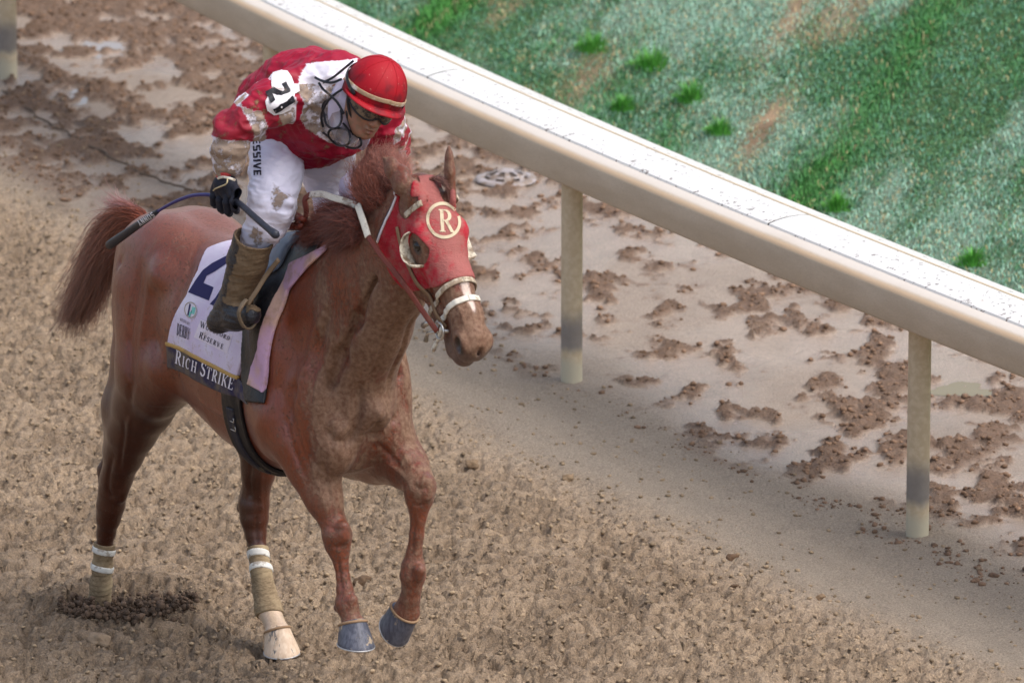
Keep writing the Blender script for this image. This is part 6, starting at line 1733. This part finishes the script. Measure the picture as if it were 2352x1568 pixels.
# spare goggles bunched under the chin
mclear = Mat('clear_lens', .1, .5); cl_ = mclear.noise(20, 5, .7); mclear.color(mclear.mix(mclear.ramp(cl_, .45, .6), hexc(150, 148, 156), hexc(150, 130, 108))); mclear.set(Alpha=.45)
def goggle_loop(cx, cy, rx, ry, rot, s, tilt):
    P = []; 
    for a in np.linspace(0, 2 * math.pi, 44, endpoint=False):
        x = rx * math.cos(a); y = ry * math.sin(a) * (1 - .25 * math.exp(-(math.cos(a) * 2.4) ** 2) * (math.sin(a) > 0))
        X = x * math.cos(rot) - y * math.sin(rot); Y = x * math.sin(rot) + y * math.cos(rot)
        P.append(J(cx + X, cy + Y, s + tilt * x / rx * .03 + .012 * math.cos(2 * a)))
    P = np.array(P); o = hpart('spare_goggles', *tube(P, .0045, 7, True), mstr, jockey)
    c = P.mean(0) + cdir(0, 0, 1) * .012; V = np.concatenate([[c], (P + c * .25) / 1.25, P]); n = len(P); F = [(0, 1 + i, 1 + (i + 1) % n) for i in range(n)] + [(1 + i, 1 + n + i, 1 + n + (i + 1) % n, 1 + (i + 1) % n) for i in range(n)]
    link('lens', raw_mesh('lens', V - hbase(jockey), F, mclear.m), o)
goggle_loop(768, 300, 44, 26, .75, .105, 1); goggle_loop(792, 318, 40, 20, .35, .10, -1); goggle_loop(762, 262, 34, 22, 1.35, .125, 1)
for pts in ([(723, 178, .15), (740, 186, .15), (762, 190, .14), (785, 182, .12)], [(732, 190, .15), (742, 205, .15), (757, 218, .145), (775, 236, .13), (790, 262, .12)], [(812, 140, .10), (790, 158, .12), (765, 178, .13), (742, 190, .14)],
            [(786, 205, .12), (765, 220, .135), (748, 240, .14), (738, 268, .14), (742, 292, .13)], [(800, 240, .10), (797, 262, .11), (803, 285, .10), (812, 310, .09)]):
    P = catmull([J(*p) for p in pts], 26); V, F = ribbon(P, np.tile(cdir(-.3, .2, .9), (26, 1)), .009, .003); hpart('goggle_strap', V, F, mstr, jockey)
mvest = simple('white_collar_cloth', hexc(206, 198, 222), .7, dict(lo=.58, hi=.7, amt=.5, sc=16), bump=.004, bs=24)
P = catmull([J(800, 190, .08), J(782, 225, .11), J(776, 262, .11), J(788, 300, .09), J(812, 325, .05)], 30); V, F = ribbon(P, np.tile(cdir(-.3, .1, .9), (30, 1)), .075, .02); hpart('collar', V, F, mvest, jockey)
P = catmull([J(842, 300, .02), J(838, 322, .02), J(826, 340, .02)], 12); V, F = ribbon(P, np.tile(cdir(.2, .1, .9), (12, 1)), .035, .012); hpart('collar', V, F, mvest, jockey)

# arm band with number 21
mab = simple('armband_cloth', hexc(232, 228, 232), .6, dict(lo=.54, hi=.64, amt=.75, sc=12))
j1 = lambda x, y: (441 + .2929 * x, 91.9 + .2929 * y)
out = [(622, 300), (640, 262), (700, 245), (750, 250), (780, 290), (800, 350), (838, 350), (845, 405), (805, 430), (790, 490), (770, 545), (700, 580), (640, 590), (590, 550), (575, 480), (600, 430), (625, 400), (620, 340)]
cx_, cy_ = 700, 420; V = []; F = []; bad = False; m_ = 9
for (x, y) in out:
    for i in range(m_ + 1):
        p = j1(cx_ + (x - cx_) * i / m_, cy_ + (y - cy_) * i / m_); h_, n_ = hit(p[0], p[1], SILK)
        if h_ is None: h_, n_ = (V[-1] if V else J(646, 215, .2)), np.zeros(3)
        V.append(h_ + n_ * .005)
k = m_ + 1
for a in range(len(out)):
    b = (a + 1) % len(out)
    for i in range(m_): F.append((a * k + i, a * k + i + 1, b * k + i + 1, b * k + i))
V = np.array(V); 
ab = hpart('armband', V, F, mab, jockey); ABV = BVHTree.FromPolygons([tuple(v) for v in V.tolist()], F)
decal('armband_number', text_quads('21', SANS, .16), (j1(728, 318), j1(806, 482), j1(655, 574), j1(574, 410)), SILK, simple('number_black', hexc(24, 26, 34), .6, dict(lo=.58, hi=.68, amt=.5, sc=40)), jockey, .0072, 8)

# wrist band, gloves with separate fingers
mgl = Mat('black_glove', .7, .3); gn = mgl.noise(50, 5, .65); mgl.color(mgl.mix(gn, hexc(20, 22, 32), hexc(42, 44, 58))); mgl.bump(gn, .003)
mwr = simple('red_wrist_tape', hexc(196, 70, 70), .6, dict(lo=.5, hi=.62, amt=.4, sc=18), bump=.002)
P = [J(522, 386, .42), J(520, 398, .42), J(519, 408, .42)]
V, F = tube(catmull(P, 10), [.036, .037, .037, .036, .037, .037, .036, .036, .037, .036], 28); hpart('wrist_tape', V, F, mwr, jockey)
def glove(w0, palm, fingers, thumb, lo, hi):
    G = Field(lo, hi, .0028)
    G.chain([(w0, .034), (palm[0], .040)], k=.02); G.chain(palm_r(palm), k=.02)
    for f in fingers: G.chain(f, k=.005)
    G.chain(thumb, k=.006)
    V, F = nets(G.d, G.lo, G.res); V = relax(V, F, 2); return hpart('glove', V, F, mgl.m, jockey)
def palm_r(p): return [(p[0], .040), (p[1], .036)]
F_ = []
for k, (x0, y0) in enumerate(((489, 452), (504, 460), (520, 465), (536, 463))):
    dn = (16, 20, 21, 17)[k]; xx = (1, 3, 3, 3)[k]; r_ = (.0115, .013, .0138, .0132)[k]
    F_.append([(J(x0 + 6, y0 - 14, .432), r_ * 1.15), (J(x0, y0, .445), r_ * 1.08), (J(x0 + xx, y0 + dn, .437), r_), (J(x0 + xx + 4, y0 + dn + 4, .412), r_ * .95), (J(x0 + xx + 5, y0 + dn - 6, .396), r_ * .86)])
Th = [(J(538, 430, .425), .016), (J(550, 446, .43), .0155), (J(549, 462, .435), .0145), (J(540, 470, .440), .0125)]
pc_ = [J(517, 420, .425), J(512, 446, .427)]
G = Field(J(514, 443, .42) - .13, J(514, 443, .42) + .13, .0028)
G.chain([(J(519, 408, .42), .034), (J(517, 422, .424), .042)], k=.02)
for k, (x0, y0) in enumerate(((495, 440), (508, 446), (522, 449), (535, 446))): G.rc(J(517 + (k - 1.5) * 9, 420, .424), J(x0, y0, .430), .024, .021, k=.02)
for f in F_: G.chain(f, k=.004)
G.chain(Th, k=.006)
V, F = nets(G.d, G.lo, G.res); V = relax(V, F, 1); gl = hpart('glove', V, F, mgl.m, jockey)
P = catmull([J(497, 412, .45), J(510, 407, .462), J(525, 409, .462), J(540, 414, .44)], 16); V, F = ribbon(P, np.tile(cdir(0, 0, 1), (16, 1)), .009, .006); link('glove_cuff', raw_mesh('glove_cuff', V - hbase(jockey), F, M_WHITEL), gl)
P = catmull([J(523, 410, .468), J(520, 422, .474), J(508, 428, .476), J(494, 434, .468), J(490, 438, .46)], 20); link('glove_piping', raw_mesh('glove_piping', *[(v - hbase(jockey), f) for v, f in [tube(P, .0028, 6)]][0], simple('cream_piping', hexc(206, 190, 150))), gl)
# left hand low on the far rein
G = Field(wrL - .14, wrL + .14, .0035)
G.chain([(J(842, 412, -.10), .034), (J(830, 435, -.06), .040)], k=.02)
for k in range(4):
    b0 = J(822, 440 + 0 * k, -.07) + v3(.0, 0, 0) + np.array([.016, .0, -.010]) * (k - 1.5); b1 = b0 + v3(.035, -.01, -.03)
    G.chain([(J(832, 432, -.07), .022), (b0, .015), (b1, .0135), (b1 + v3(-.01, -.012, -.026), .0125), (b1 + v3(-.035, -.012, -.022), .011)], k=.004)
G.chain([(J(834, 430, -.05), .017), (J(824, 452, -.03), .014), (J(830, 462, -.03), .012)], k=.006)
V, F = nets(G.d, G.lo, G.res); V = relax(V, F, 1); hpart('glove', V, F, mgl.m, jockey)
# white frilled cuff and red band of the far sleeve, seen above the mane
Gc = Field(J(812, 420, -.04) - .14, J(812, 420, -.04) + .14, .004)
Gc.chain([(J(832, 402, -.05), .040), (J(812, 428, -.02), .046), (J(806, 438, -.02), .040)], k=.02)
V, F = nets(Gc.d, Gc.lo, Gc.res); V = folds(relax(V, F, 2), F, .006, 20, 6)
hpart('cuff', V, F, mvest, jockey)

# ---- whip
whip = hthing('whip', J(514, 450, .43), 'black and purple racing whip held across the rump in the gloved right hand', 'whip')
mgrip = Mat('whip_grip', .5, .4); wn_ = mgrip.noise(60, 4); mgrip.color(mgrip.mix(wn_, hexc(24, 26, 34), hexc(56, 60, 74))); mgrip.bump(wn_, .002)
HP_ = [J(494, 450, .418), J(520, 453, .420), J(548, 466, .424), J(580, 494, .43), (J(612, 522, .432)), J(636, 541, .433)]
P = catmull(HP_, 40); r = np.interp(np.linspace(0, 1, 40), [0, .3, .85, .93, .97, 1], [.009, .0115, .0125, .0155, .017, .012])
hpart('grip', *tube(P, r, 14), mgrip.m, whip)
P = catmull([J(498, 450, .418), J(470, 447, .43), J(438, 450, .44), (J(405, 462, .45)), J(378, 476, .455), J(362, 486, .458)], 40)
hpart('shaft', *tube(P, np.linspace(.0075, .0055, 40), 10), Mat('purple_shaft', .35, .5, hexc(40, 34, 110)).m, whip)
A_, Z_ = J(364, 484, .458), J(251, 563, .47); P = np.array([A_ * (1 - t) + Z_ * t for t in np.linspace(0, 1, 26)])
fl = hpart('flap', *tube(P, np.interp(np.linspace(0, 1, 26), [0, .06, .12, .9, 1], [.007, .010, .0125, .0175, .017]), 16), simple('flap_leather', hexc(34, 38, 50), .38), whip)
dv = (Z_ - A_); pv = np.cross(dv, cdir(0, 0, 1)); pv = pv / np.linalg.norm(pv)
FLB = None
Vt, Ft = tube(P, np.interp(np.linspace(0, 1, 26), [0, .06, .12, .9, 1], [.007, .010, .0125, .0175, .017]), 16)
FLB = BVHTree.FromPolygons([tuple(v) for v in Vt.tolist()], [tuple(f) for f in Ft])
SANS['L'] = (.5, bar(.1, 0, .1, 1, .2) + bar(.1, .1, .5, .1, .2))
q_ = text_quads('SONNY', SANS, .16)
decal('flap_lettering', q_, ((357, 497), (322, 519), (314, 509), (350, 487)), FLB, simple('print_white', hexc(214, 214, 220), .6), whip, .001, 6)

# ---- stirrup and leather on the near side, copied to the far side
for sy in (-1, 1):
    f = np.array([1, -sy * 1.0, 1.0]) if sy > 0 else np.array([1, 1, 1.0])
    m_ = np.array([1, -1 if sy > 0 else 1, 1])
    P = catmull([J(640, 596, .265) * m_, J(612, 632, .29) * m_, J(588, 670, .33) * m_, J(568, 700, .36) * m_], 24)
    V, F = ribbon(P, np.tile(v3(.35, sy * .8, .2), (24, 1)), .018, .006); hpart('stirrup_leather', V, F, simple('muddy_leather', hexc(120, 100, 78), .7), saddle)
    P = catmull([J(566, 688, .36) * m_, J(555, 702, .385) * m_, J(548, 722, .395) * m_, J(558, 748, .375) * m_, J(572, 754, .345) * m_, J(584, 744, .325) * m_, J(588, 724, .315) * m_, J(579, 702, .33) * m_], 40)
    V, F = ribbon(P, P - P.mean(0), .018, .008); hpart('stirrup', V, F, simple('muddy_stirrup', hexc(112, 98, 80), .6, dict(lo=.5, hi=.6, amt=.5)), saddle)
